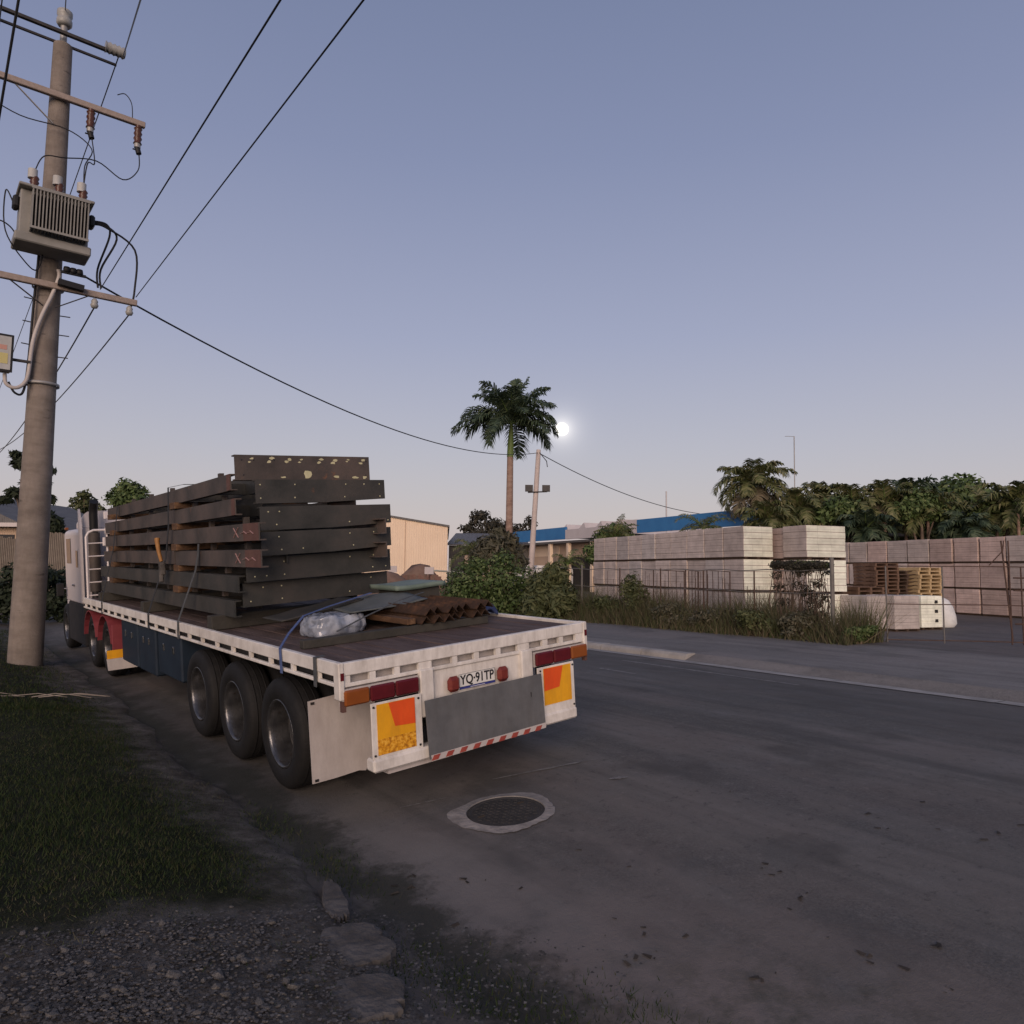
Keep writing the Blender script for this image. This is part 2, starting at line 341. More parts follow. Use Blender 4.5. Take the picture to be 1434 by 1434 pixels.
RM = Matrix(((AH.x, LH.x, 0, 0), (AH.y, LH.y, 0, 0), (0, 0, 1, 0), (0, 0, 0, 1)))     # road frame -> world
def sheet(name, us, vs, m, dz=0.0, rough=0.0, edge=None, skirt=False):
    us = np.asarray(us, float); vs = np.asarray(vs, float)
    Ug, Vg = np.meshgrid(us, vs, indexing='ij')
    if edge is not None: Ug = Ug + (edge(Vg) - us[-1]) * ((Ug - us[0]) / (us[-1] - us[0])) ** 3
    Z = hgt(Ug, Vg) + dz
    if rough: Z = Z + rng.normal(0, rough, Z.shape)
    n, k = Ug.shape; V = np.stack([Ug, Vg, Z], -1).reshape(-1, 3); I = np.arange(n * k).reshape(n, k)
    Fq = np.stack([I[:-1, :-1], I[1:, :-1], I[1:, 1:], I[:-1, 1:]], -1).reshape(-1, 4)
    if skirt:
        o = len(V); e = V.reshape(n, k, 3)[-1].copy(); e[:, 2] -= .06; e[:, 0] += .10; V = np.concatenate([V, e]); J = np.arange(k) + o
        Fq = np.concatenate([Fq, np.stack([I[-1, :-1], J[:-1], J[1:], I[-1, 1:]], -1)])
    o = link(name, np_mesh(name, V, Fq, m, 4, True)); o.matrix_world = RM; o['kind'] = 'structure'; return o
def grade(a, b, fine, coarse, lo, hi):
    r = []; x = a
    while x < b: r.append(x); x += fine if lo <= x <= hi else coarse
    return r + [b]
# far ground reaching the horizon
g = MB(); g.add([(-1500, -1500, -.45), (1500, -1500, -.45), (1500, 2500, -.45), (-1500, 2500, -.45)], [(0, 1, 2, 3)])
tag(g.build('ground', 'far_ground'), kind='structure')
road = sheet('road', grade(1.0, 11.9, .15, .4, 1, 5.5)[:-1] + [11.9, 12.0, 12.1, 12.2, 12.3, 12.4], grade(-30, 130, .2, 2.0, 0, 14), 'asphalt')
def edge_noise(v): return .08 * np.sin(v * 1.7 + .4) * np.sin(v * .63) + .025 * np.sin(v * 4.1) + .012 * np.sin(v * 9.3 + 1)
verge_edge = lambda v: np.interp(v, [-30, 4, 4.8, 7.5, 10, 14, 130], [1.75, 1.86, 2.02, 2.12, 2.25, 2.35, 2.35]) + edge_noise(v)
verge = sheet('verge', list(np.linspace(-60, -8, 12)) + list(np.linspace(-7.5, 1.9, 60)), grade(-30, 130, .1, 2.0, 1, 14), 'verge_soil', .03, .0035, verge_edge, True)
path = sheet('footpath', np.linspace(12.72, 17.6, 12), grade(-30, 130, .5, 3.0, 0, 30), 'apron_asphalt')
yard = sheet('yard', np.linspace(17.4, 120, 30), grade(-60, 130, 1.5, 5.0, 0, 40), 'yard_asphalt', -.006)
# far kerb: concrete channel strip all along, upright kerb stones up to the driveway crossing
ch = MB()
for v0 in np.arange(-20, 60, 2.4):
    v1 = v0 + 2.385; q = []
    for (uu, dz) in ((11.96, .010), (12.37, .010)):
        for vv in (v0, v1): q.append((uu + random.uniform(-.008, .008), vv, float(hgt(min(uu, 12.4), vv)) + dz))
    ch.add([q[0], q[2], q[3], q[1]], [(0, 1, 2, 3)])
channel = ch.build('gutter_channel', 'kerb_concrete'); channel.matrix_world = RM; tag(channel, kind='structure')
kerb = empty('kerb', xy_of(12.5, 11) + (0,)); kerb.matrix_world = RM; tag(kerb, kind='structure')
for v0 in np.arange(9.7, 60, 1.2):
    k = MB(); zz = float(hgt(12.4, v0)); w = random.uniform(-.01, .01)
    k.prism([(12.375 + w, -.1), (12.72, -.1), (12.72, .135), (12.46 + w, .135), (12.40 + w, .09)], v0, v0 + 1.18, lambda p, tt, zz=zz: (p[0], tt, zz + p[1] + w * .6))
    k.build('kerb_stone', 'kerb_concrete', kerb)
ap = MB()          # sloped crossing where the kerb stops
for v0 in np.arange(-20, 9.6, 1.5):
    v1 = min(v0 + 1.5, 9.69)
    ap.add([(12.37, v0, float(hgt(12.37, v0)) + .012), (12.74, v0, float(hgt(12.74, v0)) + .006), (12.74, v1, float(hgt(12.74, v1)) + .006), (12.37, v1, float(hgt(12.37, v1)) + .012)], [(0, 1, 2, 3)])
apo = ap.build('driveway_crossing', 'apron_asphalt'); apo.matrix_world = RM; tag(apo, kind='structure')
# faded paint dashes
mat('old_paint', [(.10, .098, .097), (.17, .165, .16), (.24, .235, .225)], .85, 14, 8)
for i, (u, v0, v1, w) in enumerate([(10.85, 6.3, 10.0, .09), (9.2, 8.2, 9.0, .10)]):
    p = MB(); n = 12
    for j in range(n):
        a = v0 + (v1 - v0) * j / n; b = v0 + (v1 - v0) * (j + 1) / n; ww = w * random.uniform(.6, 1)
        p.add([(u - ww / 2, a, float(hgt(u, a)) + .005), (u + ww / 2, a, float(hgt(u, a)) + .005), (u + ww / 2, b, float(hgt(u, b)) + .005), (u - ww / 2, b, float(hgt(u, b)) + .005)], [(0, 1, 2, 3)])
    o = p.build('road_marking', 'old_paint'); o.matrix_world = RM; o['kind'] = 'structure'
for (pa, pc, w) in (((690, 1092), (846, 1062), .05), ((560, 1132), (625, 1118), .035), ((852, 1092), (880, 1088), .10)):      # pale scrapes on the asphalt
    a, c = gnd(*pa), gnd(*pc); (ua, va), (uc, vc) = uv_of(a.x, a.y), uv_of(c.x, c.y); p = MB(); n = 16; L_ = []; R_2 = []
    for j in range(n + 1):
        f = j / n; uu, vv = ua + (uc - ua) * f, va + (vc - va) * f; ww = w * random.uniform(.2, 1) * math.sin(math.pi * min(1, .12 + f * .85)); zz = float(hgt(uu, vv)) + .006; L_.append((uu, vv - ww / 2, zz)); R_2.append((uu, vv + ww / 2, zz))
    for j in range(n): p.add([L_[j], L_[j + 1], R_2[j + 1], R_2[j]], [(0, 1, 2, 3)])
    o = p.build('road_scrape', 'old_paint'); o.matrix_world = RM; o['kind'] = 'structure'

# manhole: iron cover in a ragged concrete collar
mu, mv = 3.65, 4.57
mz = float(hgt(mu, mv)); slope = float(hgt(mu + .5, mv) - hgt(mu - .5, mv))
mp_ = xy_of(mu, mv); mh = empty('manhole', (mp_[0], mp_[1], mz)); tag(mh, 'round iron manhole cover in a ragged pale concrete collar behind the trailer', 'manhole')
mh.matrix_world = Matrix.Translation((mp_[0], mp_[1], mz)) @ RM @ Matrix.Rotation(-math.atan(slope), 4, 'Y')
n = 72; inner = []; outer = []
for k in range(n):
    a = 2 * math.pi * k / n
    r = .385 + .022 * math.sin(2 * a + 1) + .014 * math.sin(5 * a) + random.uniform(-.008, .008)
    d = (a - 2.36 + math.pi) % (2 * math.pi) - math.pi       # a lobe towards the left
    r += .085 * math.exp(-(d / .33) ** 2)
    outer.append((r * math.cos(a), r * math.sin(a), .004)); inner.append((.302 * math.cos(a), .302 * math.sin(a), .012))
ring = MB(); ring.add(outer + inner, [(k, (k + 1) % n, n + (k + 1) % n, n + k) for k in range(n)])
ring.add([(x, y, .012) for x, y, z in inner] + [(x, y, -.02) for x, y, z in inner], [(k, (k + 1) % n, n + (k + 1) % n, n + k) for k in range(n)])
ring.build('collar', 'ring_concrete', mh)
cv = MB(); cv.lathe([(.297, -.02), (.297, .004), (.288, .008), (.27, .008), (.266, .004), (0.0, .004)], n=56, smooth=False)
cov = cv.build('cover', 'manhole_iron', mh)
for k in range(2):
    kb = MB(); kb.box((0.19 * (1 if k else -1), 0.05, .0065), (.05, .022, .004)); kb.build('key_hole', 'leaf_litter', cov)
stud = MB()
for i in range(-6, 7):
    for j in range(-6, 7):
        x, y = i * .04, j * .04
        if x * x + y * y < .058 and not (abs(y - .05) < .03 and abs(abs(x) - .19) < .05): stud.box((x, y, .006), (.024, .009, .004), Matrix.Rotation(.785 if (i + j) % 2 else -.785, 3, 'Z'))
tag(stud.build('cover_tread', 'manhole_iron', cov), kind='stuff')

# concrete chunks by the gutter
def slab(poly, hgt_, name, label):
    pts = [gnd(*p) for p in poly]; c = sum(pts, Vector()) / len(pts); s = MB(); n = len(pts); top = []; bot = []
    for p in pts:
        d = p - c; top.append((d.x * .93, d.y * .93, hgt_)); bot.append((d.x * 1.02, d.y * 1.02, -.12))
    lip = [(d[0] / .93, d[1] / .93, hgt_ - .006) for d in top]
    s.add(top + lip + bot, [tuple(range(n))] + [(i, (i + 1) % n, n + (i + 1) % n, n + i) for i in range(n)] + [(n + i, n + (i + 1) % n, 2 * n + (i + 1) % n, 2 * n + i) for i in range(n)])
    o = s.build(name, 'slab_concrete', None, (c.x, c.y, c.z + .046)); tag(o, label, 'concrete'); return o
def blob(cx, cy, rx, ry, n=44, rot=0, seed=0):
    r = random.Random(seed); ph = [r.uniform(0, 6.28) for _ in range(4)]; out = []
    for k in range(n):
        a = 2 * math.pi * k / n; q = 1 + .10 * math.sin(2 * a + ph[0]) + .07 * math.sin(3 * a + ph[1]) + .05 * math.sin(5 * a + ph[2]) + r.uniform(-.09, .09)
        x, y = rx * q * math.cos(a), ry * q * math.sin(a); out.append((cx + x * math.cos(rot) - y * math.sin(rot), cy + x * math.sin(rot) + y * math.cos(rot)))
    return out
slab(blob(468, 1274, 14, 29, seed=1, rot=-.45), .012, 'concrete_chunk', 'narrow broken concrete chunk at the corner of the grass by the gutter')
slab(blob(491, 1337, 58, 25, seed=2, rot=.06), .008, 'concrete_chunk', 'broad flat pale concrete chunk in the gravel beside the gutter')
slab(blob(505, 1412, 70, 28, seed=5, rot=.1), .002, 'concrete_chunk', 'low buried concrete chunk nearest the camera in the gravel')

# stones of the gravel patch
def stone_mesh(seed):
    r = random.Random(seed); bm = bmesh.new(); bmesh.ops.create_icosphere(bm, subdivisions=1, radius=1)
    for v in bm.verts: v.co = v.co * r.uniform(.7, 1.15); v.co.z *= .6
    me = bpy.data.meshes.new('stone'); bm.to_mesh(me); bm.free(); me.materials.append(MAT['stone']); return me
SM = [stone_mesh(i) for i in range(8)]
gp = empty('gravel_patch', (0, 0, 0)); tag(gp, kind='structure')
placed = 0
for i in range(900):
    px, py = random.uniform(-20, 470), random.uniform(1275, 1440)
    edge = 1330 - px * .12
    if py < edge - 12 or random.random() > .35 + (py - edge) / 120: continue
    if px > 420 and py > 1300: continue
    p = gnd(px, py); s = min(.028, .006 + random.expovariate(170))
    o = link('stone', random.choice(SM), gp, (p.x, p.y, p.z + .036 + s * .1)); o.rotation_euler = (random.uniform(-.4, .4), random.uniform(-.4, .4), random.uniform(0, 6.28))
    o.scale = (s * random.uniform(.8, 1.4), s * random.uniform(.7, 1.1), s); placed += 1
    if placed >= 290: break
# smaller stones packed between them, too many to pick apart
gb_ = []; gf_ = []
base_v = [[tuple(v.co) for v in m_.vertices] for m_ in SM]; base_f = [[tuple(p.vertices) for p in m_.polygons] for m_ in SM]
for i in range(2300):
    px, py = random.triangular(-20, 520, 200), random.uniform(1285, 1445)
    if py < 1338 - px * .12 + random.gauss(0, 12) or math.sin(px * .021 + 1) * math.sin(py * .05 + px * .013) + random.gauss(0, .35) < -.05: continue
    p = gnd(px, py); s = random.uniform(.003, .011); k = random.randrange(8); a = random.uniform(0, 6.28); o_ = len(gb_); ca, sa = math.cos(a), math.sin(a)
    gb_ += [(p.x + s * (x * ca - y * sa) * 1.2, p.y + s * (x * sa + y * ca), p.z + .038 + s * z * .8) for x, y, z in base_v[k]]; gf_ += [tuple(j + o_ for j in f) for f in base_f[k]]
mat('gravel', [(.035, .031, .028), (.07, .064, .058), (.10, .092, .084), (.16, .148, .136)], .92, island=True)
tag(link('gravel', np_mesh('gravel', gb_, gf_, 'gravel', 3)), 'loose small gravel on the dirt at the near left corner', 'gravel', kind='stuff')
# fine grit: too small to count
def scatter_tris(n, fpos, size, name, m, label, cat, asp=False):
    V = []
    for i in range(n):
        p = fpos(); s = random.uniform(*size); a = random.uniform(0, 6.28)
        for k in range(4):
            t = a + (0, .42, math.pi, math.pi + .42)[k] * (1 if asp else 1) + (0 if asp else (0, .9, 0, .9)[k]) + (0, .38, 0, .3)[k]; V.append((p.x + s * math.cos(t), p.y + s * math.sin(t), p.z + random.uniform(.002, .006) + (s * .22 if k % 2 else 0)))
    Fq = np.arange(n * 4).reshape(n, 4); o = link(name, np_mesh(name, V, Fq, m)); tag(o, label, cat, kind='stuff'); return o
def grit_pos():
    while True:
        px, py = random.triangular(-20, 900, 60), random.uniform(1270, 1450)
        if py > 1325 - px * .12 + (0 if px < 430 else (px - 430) * .28): p = gnd(px, py); p.z += .036; return p
mat('grit', [(.030, .027, .024), (.055, .05, .046), (.085, .078, .072), (.14, .13, .12)], .9, island=True)
scatter_tris(5200, grit_pos, (.003, .012), 'grit', 'grit', 'fine grit and crumbs spread over the dirt driveway', 'gravel')
def litter_pos():
    if random.random() < .7:
        c = random.choice([(1065, 1215), (880, 1300), (1120, 1255), (1280, 1330), (905, 1335), (1060, 1370), (640, 1230), (560, 1240), (1210, 1340), (880, 1350), (1320, 1390), (1240, 1150), (1390, 1180)])
        p = gnd(c[0] + random.gauss(0, 16), c[1] + random.gauss(0, 7)); return p
    p = gnd(random.uniform(560, 1434), random.triangular(1080, 1434, 1330)); return p
scatter_tris(70, litter_pos, (.005, .030), 'leaf_litter', 'leaf_litter', 'dark dry leaves and twigs scattered over the asphalt', 'leaves', True)

# ------------------------------------------------------------------ truck materials
mat('white_paint', [(.58, .55, .51), (.68, .65, .61), (.73, .70, .66)], .55, 5, 8, .12, 30, wear=((.15, .07, .038), 9, .69), spec=.4, grime=((.20, .165, .14), .55))
mat('white_dull', [(.42, .385, .375), (.50, .465, .45)], .6, 2.5, 8, .12, 30, wear=((.13, .06, .035), 6, .71), grime=((.20, .165, .145), .35))
mat('deck_timber', [(.055, .036, .032), (.088, .060, .054), (.125, .09, .08)], .85, 3, 9, .5, 30, stretch=(3, .5, 1))
mat('rubber', [(.004, .004, .0045), (.009, .0085, .0085)], .75, 12, 4, .2, 60)
mat('rim_steel', [(.06, .06, .064), (.14, .14, .145)], .26, 8, 5, .1, 40, metal=.75, wear=((.08, .065, .055), 6, .62))
mat('chassis', [(.012, .012, .014), (.03, .027, .026)], .7, 6, 6, .2)
mat('blue_box', [(.006, .013, .025), (.010, .021, .037)], .55, 3, 6, .1, wear=((.06, .055, .05), 5, .70))
mat('lamp_red', [(.075, .006, .010), (.11, .009, .014)], .25, 6, 2, spec=.5)
mat('lamp_amber', [(.20, .055, .010), (.26, .075, .014)], .28, 6, 2, spec=.5)
mat('lamp_round', [(.13, .022, .018), (.18, .035, .026)], .35, 20, 2)
mat('sign_yellow', [(.66, .30, .010), (.78, .38, .015)], .45, 4, 7, grime=((.22, .12, .03), .35))
mat('sign_orange', [(.66, .075, .012), (.76, .10, .016)], .45, 4, 7, grime=((.25, .05, .02), .35))
mat('sign_worn', [(.34, .13, .01), (.62, .27, .012), (.80, .44, .06)], .5, 34, 6, pos=[.38, .5, .62])
mat('grey_panel', [(.085, .088, .094), (.115, .118, .124), (.14, .143, .148)], .55, 2.5, 8, .1, 20, wear=((.05, .05, .052), 3, .66), grime=((.06, .055, .05), .5))
mat('stripe_red', [(.25, .045, .035), (.33, .07, .05)], .55, 14, 6)
mat('plate_white', [(.62, .62, .60), (.70, .70, .67)], .4, 8, 3)
mat('plate_ink', [(.015, .015, .02)], .5)
mat('plate_blue', [(.035, .045, .22)], .45)
mat('cab_white', [(.60, .55, .55), (.68, .63, .62)], .35, 1.5, 5, spec=.5)
mat('mudguard_red', [(.15, .026, .034), (.22, .046, .055)], .5, 3, 6)
mat('glass_dark', [(.012, .014, .018)], .08, spec=.6)
mat('black_plastic', [(.012, .012, .013)], .5)
mat('chrome', [(.5, .5, .5)], .25, metal=1.0)
mat('steel_dark', [(.024, .025, .023), (.040, .039, .036), (.060, .053, .047)], .6, 2.4, 9, .15, 40, wear=((.11, .055, .032), 3.2, .66))
mat('steel_brown', [(.040, .035, .032), (.064, .053, .048), (.092, .071, .062)], .65, 2.4, 9, .15, 40, wear=((.15, .075, .045), 3.0, .64))
mat('plate_end', [(.085, .042, .036), (.12, .062, .05)], .7, 8, 6)
mat('cream_paint_hole_light', [(.42, .40, .24), (.55, .52, .34)], .7, 16, 6)
mat('chalk_pink', [(.30, .17, .165), (.42, .26, .25)], .8, 40, 6)
mat('dunnage', [(.06, .032, .017), (.10, .054, .028), (.15, .085, .045)], .8, 5, 8, .3, 30, stretch=(4, 1, 4))
mat('bearer', [(.028, .027, .023), (.050, .046, .040)], .85, 4, 8, .3)
mat('rust', [(.022, .013, .009), (.045, .024, .014), (.095, .045, .022)], .85, 7, 9, .5, 40)
mat('webbing_grey', [(.055, .06, .065), (.085, .09, .095)], .8, 20, 3)
mat('webbing_dark', [(.02, .022, .026), (.035, .037, .042)], .8, 20, 3)
mat('webbing_blue', [(.055, .085, .20), (.09, .13, .27)], .75, 20, 3)
mat('handle_orange', [(.26, .12, .035), (.34, .17, .055)], .6, 10, 4)
mat('sheet_green', [(.11, .15, .125), (.17, .22, .185)], .6, 3, 6, .15)
mat('sheet_grey', [(.075, .085, .085), (.12, .13, .13)], .6, 3, 6, .2)
mat('tarp_blue', [(.02, .03, .08), (.035, .05, .13)], .6, 9, 5, .4)

# ------------------------------------------------------------------ trailer frame (x right, y forward, z up from the deck)
TA = Vector((.776, .625, .087)); TL = Vector((-.628, .778, .0131)).normalized(); TA = (TA - TL * TA.dot(TL)).normalized(); TN = TA.cross(TL)
TO = Vector((-.281, 6.287, 1.145)); DK = 1.20
def tmat(x=0, y=0, z=0):
    o = TO + TA * x + TL * y + TN * z
    return Matrix(((TA.x, TL.x, TN.x, o.x), (TA.y, TL.y, TN.y, o.y), (TA.z, TL.z, TN.z, o.z), (0, 0, 0, 1)))
TR = empty('flatbed_trailer', mw=tmat(0, 0, -DK)); tag(TR, 'long white flatbed semi-trailer with three axles parked at the kerb', 'trailer')
UP = Matrix.Translation((0, 0, DK))            # parts are modelled with z = 0 on the deck
def tp(mb, name, m, parent=None):
    if parent is None: return mb.build(name, m, TR, mw=UP)
    return mb.build(name, m, parent)
LEN = 10.35
npl = 12
pw = 2.42 / npl
for i in range(npl):
    y = 0.02
    x = -1.21 + pw * (i + .5); z = random.uniform(-.004, .003)
    b = MB(); b.box((x, LEN / 2, -.02 + z), (pw - .008, LEN - .05, .04), None, .004); tp(b, 'deck_plank', 'deck_timber')
# side coaming rails: upper flat rail, posts, lower rope rail
for s in (-1, 1):
    b = MB(); b.span((s * 1.215, .05, -.075), (s * 1.262, LEN, .028), .006); up_r = tp(b, 'side_rail', 'white_paint')
    b = MB(); b.span((s * 1.225, .05, -.158), (s * 1.258, LEN, -.128), .006); tp(b, 'rope_rail', 'white_paint')
    k = 0
    yy = .38
    while yy < LEN - .1:
        b = MB(); b.span((s * 1.226, yy - .022, -.13), (s * 1.256, yy + .022, -.073)); tp(b, 'rail_post', 'white_paint'); yy += .49
    b = MB(); b.span((s * 1.222, -.02, -.245), (s * 1.268, .075, .032), .008); cp = tp(b, 'corner_post', 'white_paint')
    b = MB(); b.box((s * 1.243, -.0235, -.07), (.026, .006, .055)); b.build('corner_reflector', 'lamp_red', cp)
# under-deck side shadow beam
b = MB(); b.span((-1.19, .12, -.17), (-1.15, LEN - .1, -.045)); b.span((1.15, .12, -.17), (1.19, LEN - .1, -.045)); tp(b, 'outer_beam', 'chassis')
for i in range(14):
    y = .5 + i * .74; b = MB(); b.span((-1.15, y - .03, -.17), (1.15, y + .03, -.045)); tp(b, 'crossmember', 'chassis')
for s in (-1, 1):
    b = MB(); b.span((s * .47 - .07, .15, -.20), (s * .47 + .07, LEN - .4, -.175)); b.span((s * .47 - .008, .15, -.60), (s * .47 + .008, 7.0, -.20)); b.span((s * .47 - .07, .15, -.62), (s * .47 + .07, 7.0, -.60))
    b.span((s * .47 - .008, 7.0, -.38), (s * .47 + .008, LEN - .4, -.20)); tp(b, 'chassis_beam', 'chassis')
# rear channel with its row of slots
b = MB(); b.span((-1.223, -.012, -.07), (1.223, .045, .026), .006); tp(b, 'rear_rail', 'white_paint')
b = MB(); b.span((-1.223, -.006, -.155), (1.223, .03, -.125), .005); tp(b, 'rear_lower_rail', 'white_paint')
slots = [(-1.17, -1.01), (-.96, -.80), (-.75, -.58), (-.46, -.26), (-.21, -.04), (.01, .19), (.24, .43), (.56, .72), (.78, .92), (.97, 1.13)]
xs = [-1.223] + [q for s_ in slots for q in s_] + [1.223]
for i in range(0, len(xs), 2):
    b = MB(); b.span((xs[i], -.004, -.127), (xs[i + 1], .03, -.068)); tp(b, 'rear_rail_post', 'white_paint')
b = MB(); b.span((-1.2, .07, -.16), (1.2, .085, -.05)); tp(b, 'rear_backing', 'white_dull')
for (x0, x1) in ((-.585, -.46), (.45, .575)):
    b = MB(); b.span((x0, -.03, -.50), (x1, .02, -.127), .008); tp(b, 'rear_upright', 'white_paint')
b = MB(); b.span((-.46, .012, -.52), (.45, .03, -.15)); tp(b, 'number_panel', 'white_paint')
# lamps
for s in (-1, 1):
    h = MB(); h.span((s * 1.245, -.015, -.295), (s * .595, .04, -.165)); hs = tp(h, 'lamp_housing', 'white_dull')
    for (a, c, mm) in ((1.238, 1.035, 'lamp_amber'), (1.028, .818, 'lamp_red'), (.811, .603, 'lamp_red')):
        b = MB(); b.span((s * a, -.048, -.288), (s * c, -.0155, -.172), .012); b.build('lamp_lens', mm, hs)
    for zz in (-.32, ):
        b = MB(); b.span((s * 1.25, -.02, -.33), (s * 1.22, .02, -.25)); tp(b, 'lamp_bracket', 'plate_end')
# number plate
pl = MB(); pl.box((-.022, -.006, -.287), (.376, .006, .124), None, .002); plo = tp(pl, 'number_plate', 'plate_white')
b = MB(); b.box((-.022, -.0105, -.340), (.366, .003, .017)); b.build('plate_strip', 'plate_blue', plo)
b = MB(); b.box((-.022, -.0125, -.3415), (.15, .001, .004)); b.build('plate_strip_text', 'plate_white', plo)
b = MB()
for (x0, z0, x1, z1) in ((-.208, -.229, .164, -.226), (-.208, -.332, .164, -.329), (-.208, -.332, -.205, -.226), (.161, -.332, .164, -.226)): b.span((x0, -.0105, z0), (x1, -.0095, z1))
b.build('plate_border', 'plate_ink', plo)
def text_mesh(txt, size, name, m, parent, mw):
    c = bpy.data.curves.new(name, 'FONT'); c.body = txt; c.size = size; c.align_x = 'CENTER'; c.align_y = 'CENTER'; c.extrude = .001; c.offset = .0022
    o = bpy.data.objects.new(name, c); COL.objects.link(o); bpy.context.view_layer.update()
    me = bpy.data.meshes.new_from_object(o.evaluated_get(bpy.context.evaluated_depsgraph_get())); bpy.data.objects.remove(o)
    me.materials.clear(); me.materials.append(MAT[m]); return link(name, me, parent, mw=mw)
text_mesh('YQ·91TP', .108, 'plate_lettering', 'plate_ink', plo, Matrix.Translation((-.022, -.0105, -.279)) @ Matrix.Rotation(math.pi / 2, 4, 'X') @ Matrix.Diagonal((.84, 1, 1, 1)))
for (x0, x1) in ((-.335, -.218), (.172, .29)):
    b = MB(); b.box(((x0 + x1) / 2, -.03, -.288), (x1 - x0, .06, .125), None, .03); lp = tp(b, 'stop_lamp', 'lamp_round')
# marker boards and bumper
for s in (-1, 1):
    b = MB(); b.span((s * 1.04, -.055, -.72), (s * .60, -.04, -.30), .004); bo = tp(b, 'marker_board', 'white_paint')
    x0, x1 = s * .995, s * .665
    b = MB(); b.span((x0, -.060, -.575 if s < 0 else -.64), (x1, -.0555, -.315)); b.build('marker_yellow', 'sign_yellow', bo)
    if s < 0: b = MB(); b.span((x0, -.060, -.692), (x1, -.0555, -.5755)); b.build('marker_worn_strip', 'sign_worn', bo)
    P = [(.895, -.317), (.668, -.317), (.668, -.512), (.845, -.500)]
    b = MB(); b.prism([(s * x, z) for x, z in P], -.0635, -.0605, lambda p, tt: (p[0], tt, p[1])); b.build('marker_orange', 'sign_orange', bo)
    for (bx, bz) in ((1.02, -.33), (1.02, -.69), (.63, -.33), (.63, -.69)):
        b = MB(); b.lathe([(0, -.062), (.009, -.062), (.009, -.055)], (s * bx, 0, bz), 'y', 8); b.build('bolt', 'chassis', bo)
b = MB(); b.span((-1.045, -.075, -.815), (1.045, .05, -.715), .016); bump_ = tp(b, 'bumper', 'white_paint')
b = MB(); b.span((-.9, -.02, -.86), (-.35, .12, -.82)); tp(b, 'bumper_bracket', 'white_dull')
for x in (-.8, .8):
    b = MB(); b.span((x - .06, .05, -.80), (x + .06, .14, -.2)); tp(b, 'bumper_strut', 'chassis')
gpn = MB(); gpn.prism([(-.602, -.352), (.600, -.338), (.612, -.788), (-.588, -.805)], -.105, -.098, lambda p, tt: (p[0], tt + (p[1] + .35) * .03, p[1])); gp_ = tp(gpn, 'rear_plate', 'grey_panel')
for (x, z) in ((-.475, -.57), (.47, -.50)):
    b = MB(); b.box((x, -.1, z), (.026, .02, .06), None, .008); b.build('slot', 'chassis', gp_)
stp = MB(); stp.prism([(-.575, -.775), (.615, -.765), (.612, -.81), (-.57, -.822)], -.092, -.086, lambda p, tt: (p[0], tt - .028, p[1])); st = tp(stp, 'warning_strip', 'white_dull')
for i in range(9):
    x = -.55 + i * .132; b = MB(); b.prism([(x, -.778), (x + .06, -.778), (x + .035, -.815), (x - .025, -.815)], -.1245, -.1205, lambda p, tt: (p[0], tt, p[1] + .004 * 0)); b.build('red_stripe', 'stripe_red', st)
# guard plates behind the rear tyres
for s in (-1, 1):
    b = MB(); b.prism([(1.265, -.335), (.68, -.30), (.68, -.965), (.76, -.95), (.79, -.99), (.85, -.975), (1.06, -.985), (1.255, -.985)], .56, .568, lambda p, tt, s=s: (s * p[0], tt, p[1])); fl = tp(b, 'guard_plate', 'white_dull')
    for (bx, bz) in ((1.23, -.355), (1.22, -.965), (.98, -.35)):
        q = MB(); q.box((s * bx, .556, bz), (.03, .006, .02)); q.build('bolt_stain', 'chassis', fl)
# wheels
def tyre_prof(R, w, r0): return [(r0, -w * .40), (r0 + .02, -w * .5), (R - .10, -w * .53), (R - .03, -w * .47), (R - .004, -w * .36), (R, 0), (R - .004, w * .36), (R - .03, w * .47), (R - .10, w * .53), (r0 + .02, w * .5), (r0, w * .40)]
TY = MB(); TY.lathe(tyre_prof(.475, .26, .285), axis='x', n=44)
for g_ in (-.06, 0, .06): TY.lathe([(.4765, g_ - .006), (.4775, g_ - .006), (.4775, g_ + .006), (.4765, g_ + .006)], axis='x', n=44)
TYM = TY.mesh('tyre', 'rubber')
RI = MB(); RI.lathe([(.285, -.10), (.298, -.122), (.292, -.130), (.278, -.126), (.268, -.105), (.262, -.04), (.25, .055)], axis='x', n=48)
RIM = RI.mesh('rim', 'rim_steel')
HU = MB(); HU.lathe([(.25, .055), (.215, .10), (.12, .105), (.112, .06), (.105, .0), (.07, -.012), (0, -.012)], axis='x', n=40)
for k in range(10):
    a = 2 * math.pi * k / 10; HU.lathe([(0, .075), (.014, .075), (.016, .105)], (0, .16 * math.cos(a), .16 * math.sin(a)), 'x', 6)
mat('hub_dusty', [(.022, .021, .021), (.05, .046, .043)], .6, 7, 6, .2)
HUM = HU.mesh('hub', 'hub_dusty')
MIR = Matrix.Rotation(math.pi, 4, 'Z')
def wheel(parent, x, y, z, s, dual=True, label=None):
    w = empty('wheel', (0, 0, 0)); w.parent = parent; w.matrix_local = Matrix.Translation((x, y, z)) @ (MIR if s > 0 else Matrix.Identity(4))
    link('tyre', TYM, w); link('rim', RIM, w); link('hub', HUM, w)
    if dual: link('tyre', TYM, w, (.31, 0, 0))
    return w
AX = (1.26, 2.44, 3.60)
for ya in AX:
    b = MB(); b.tube([(-1.0, ya, -.725), (1.0, ya, -.725)], .065, 10); b.span((-.55, ya - .05, -.7), (-.42, ya + .05, -.6)); b.span((.42, ya - .05, -.7), (.55, ya + .05, -.6)); tp(b, 'axle', 'chassis')
    for s in (-1, 1): wheel(TR, s * 1.105, ya, -.725 + DK, s)
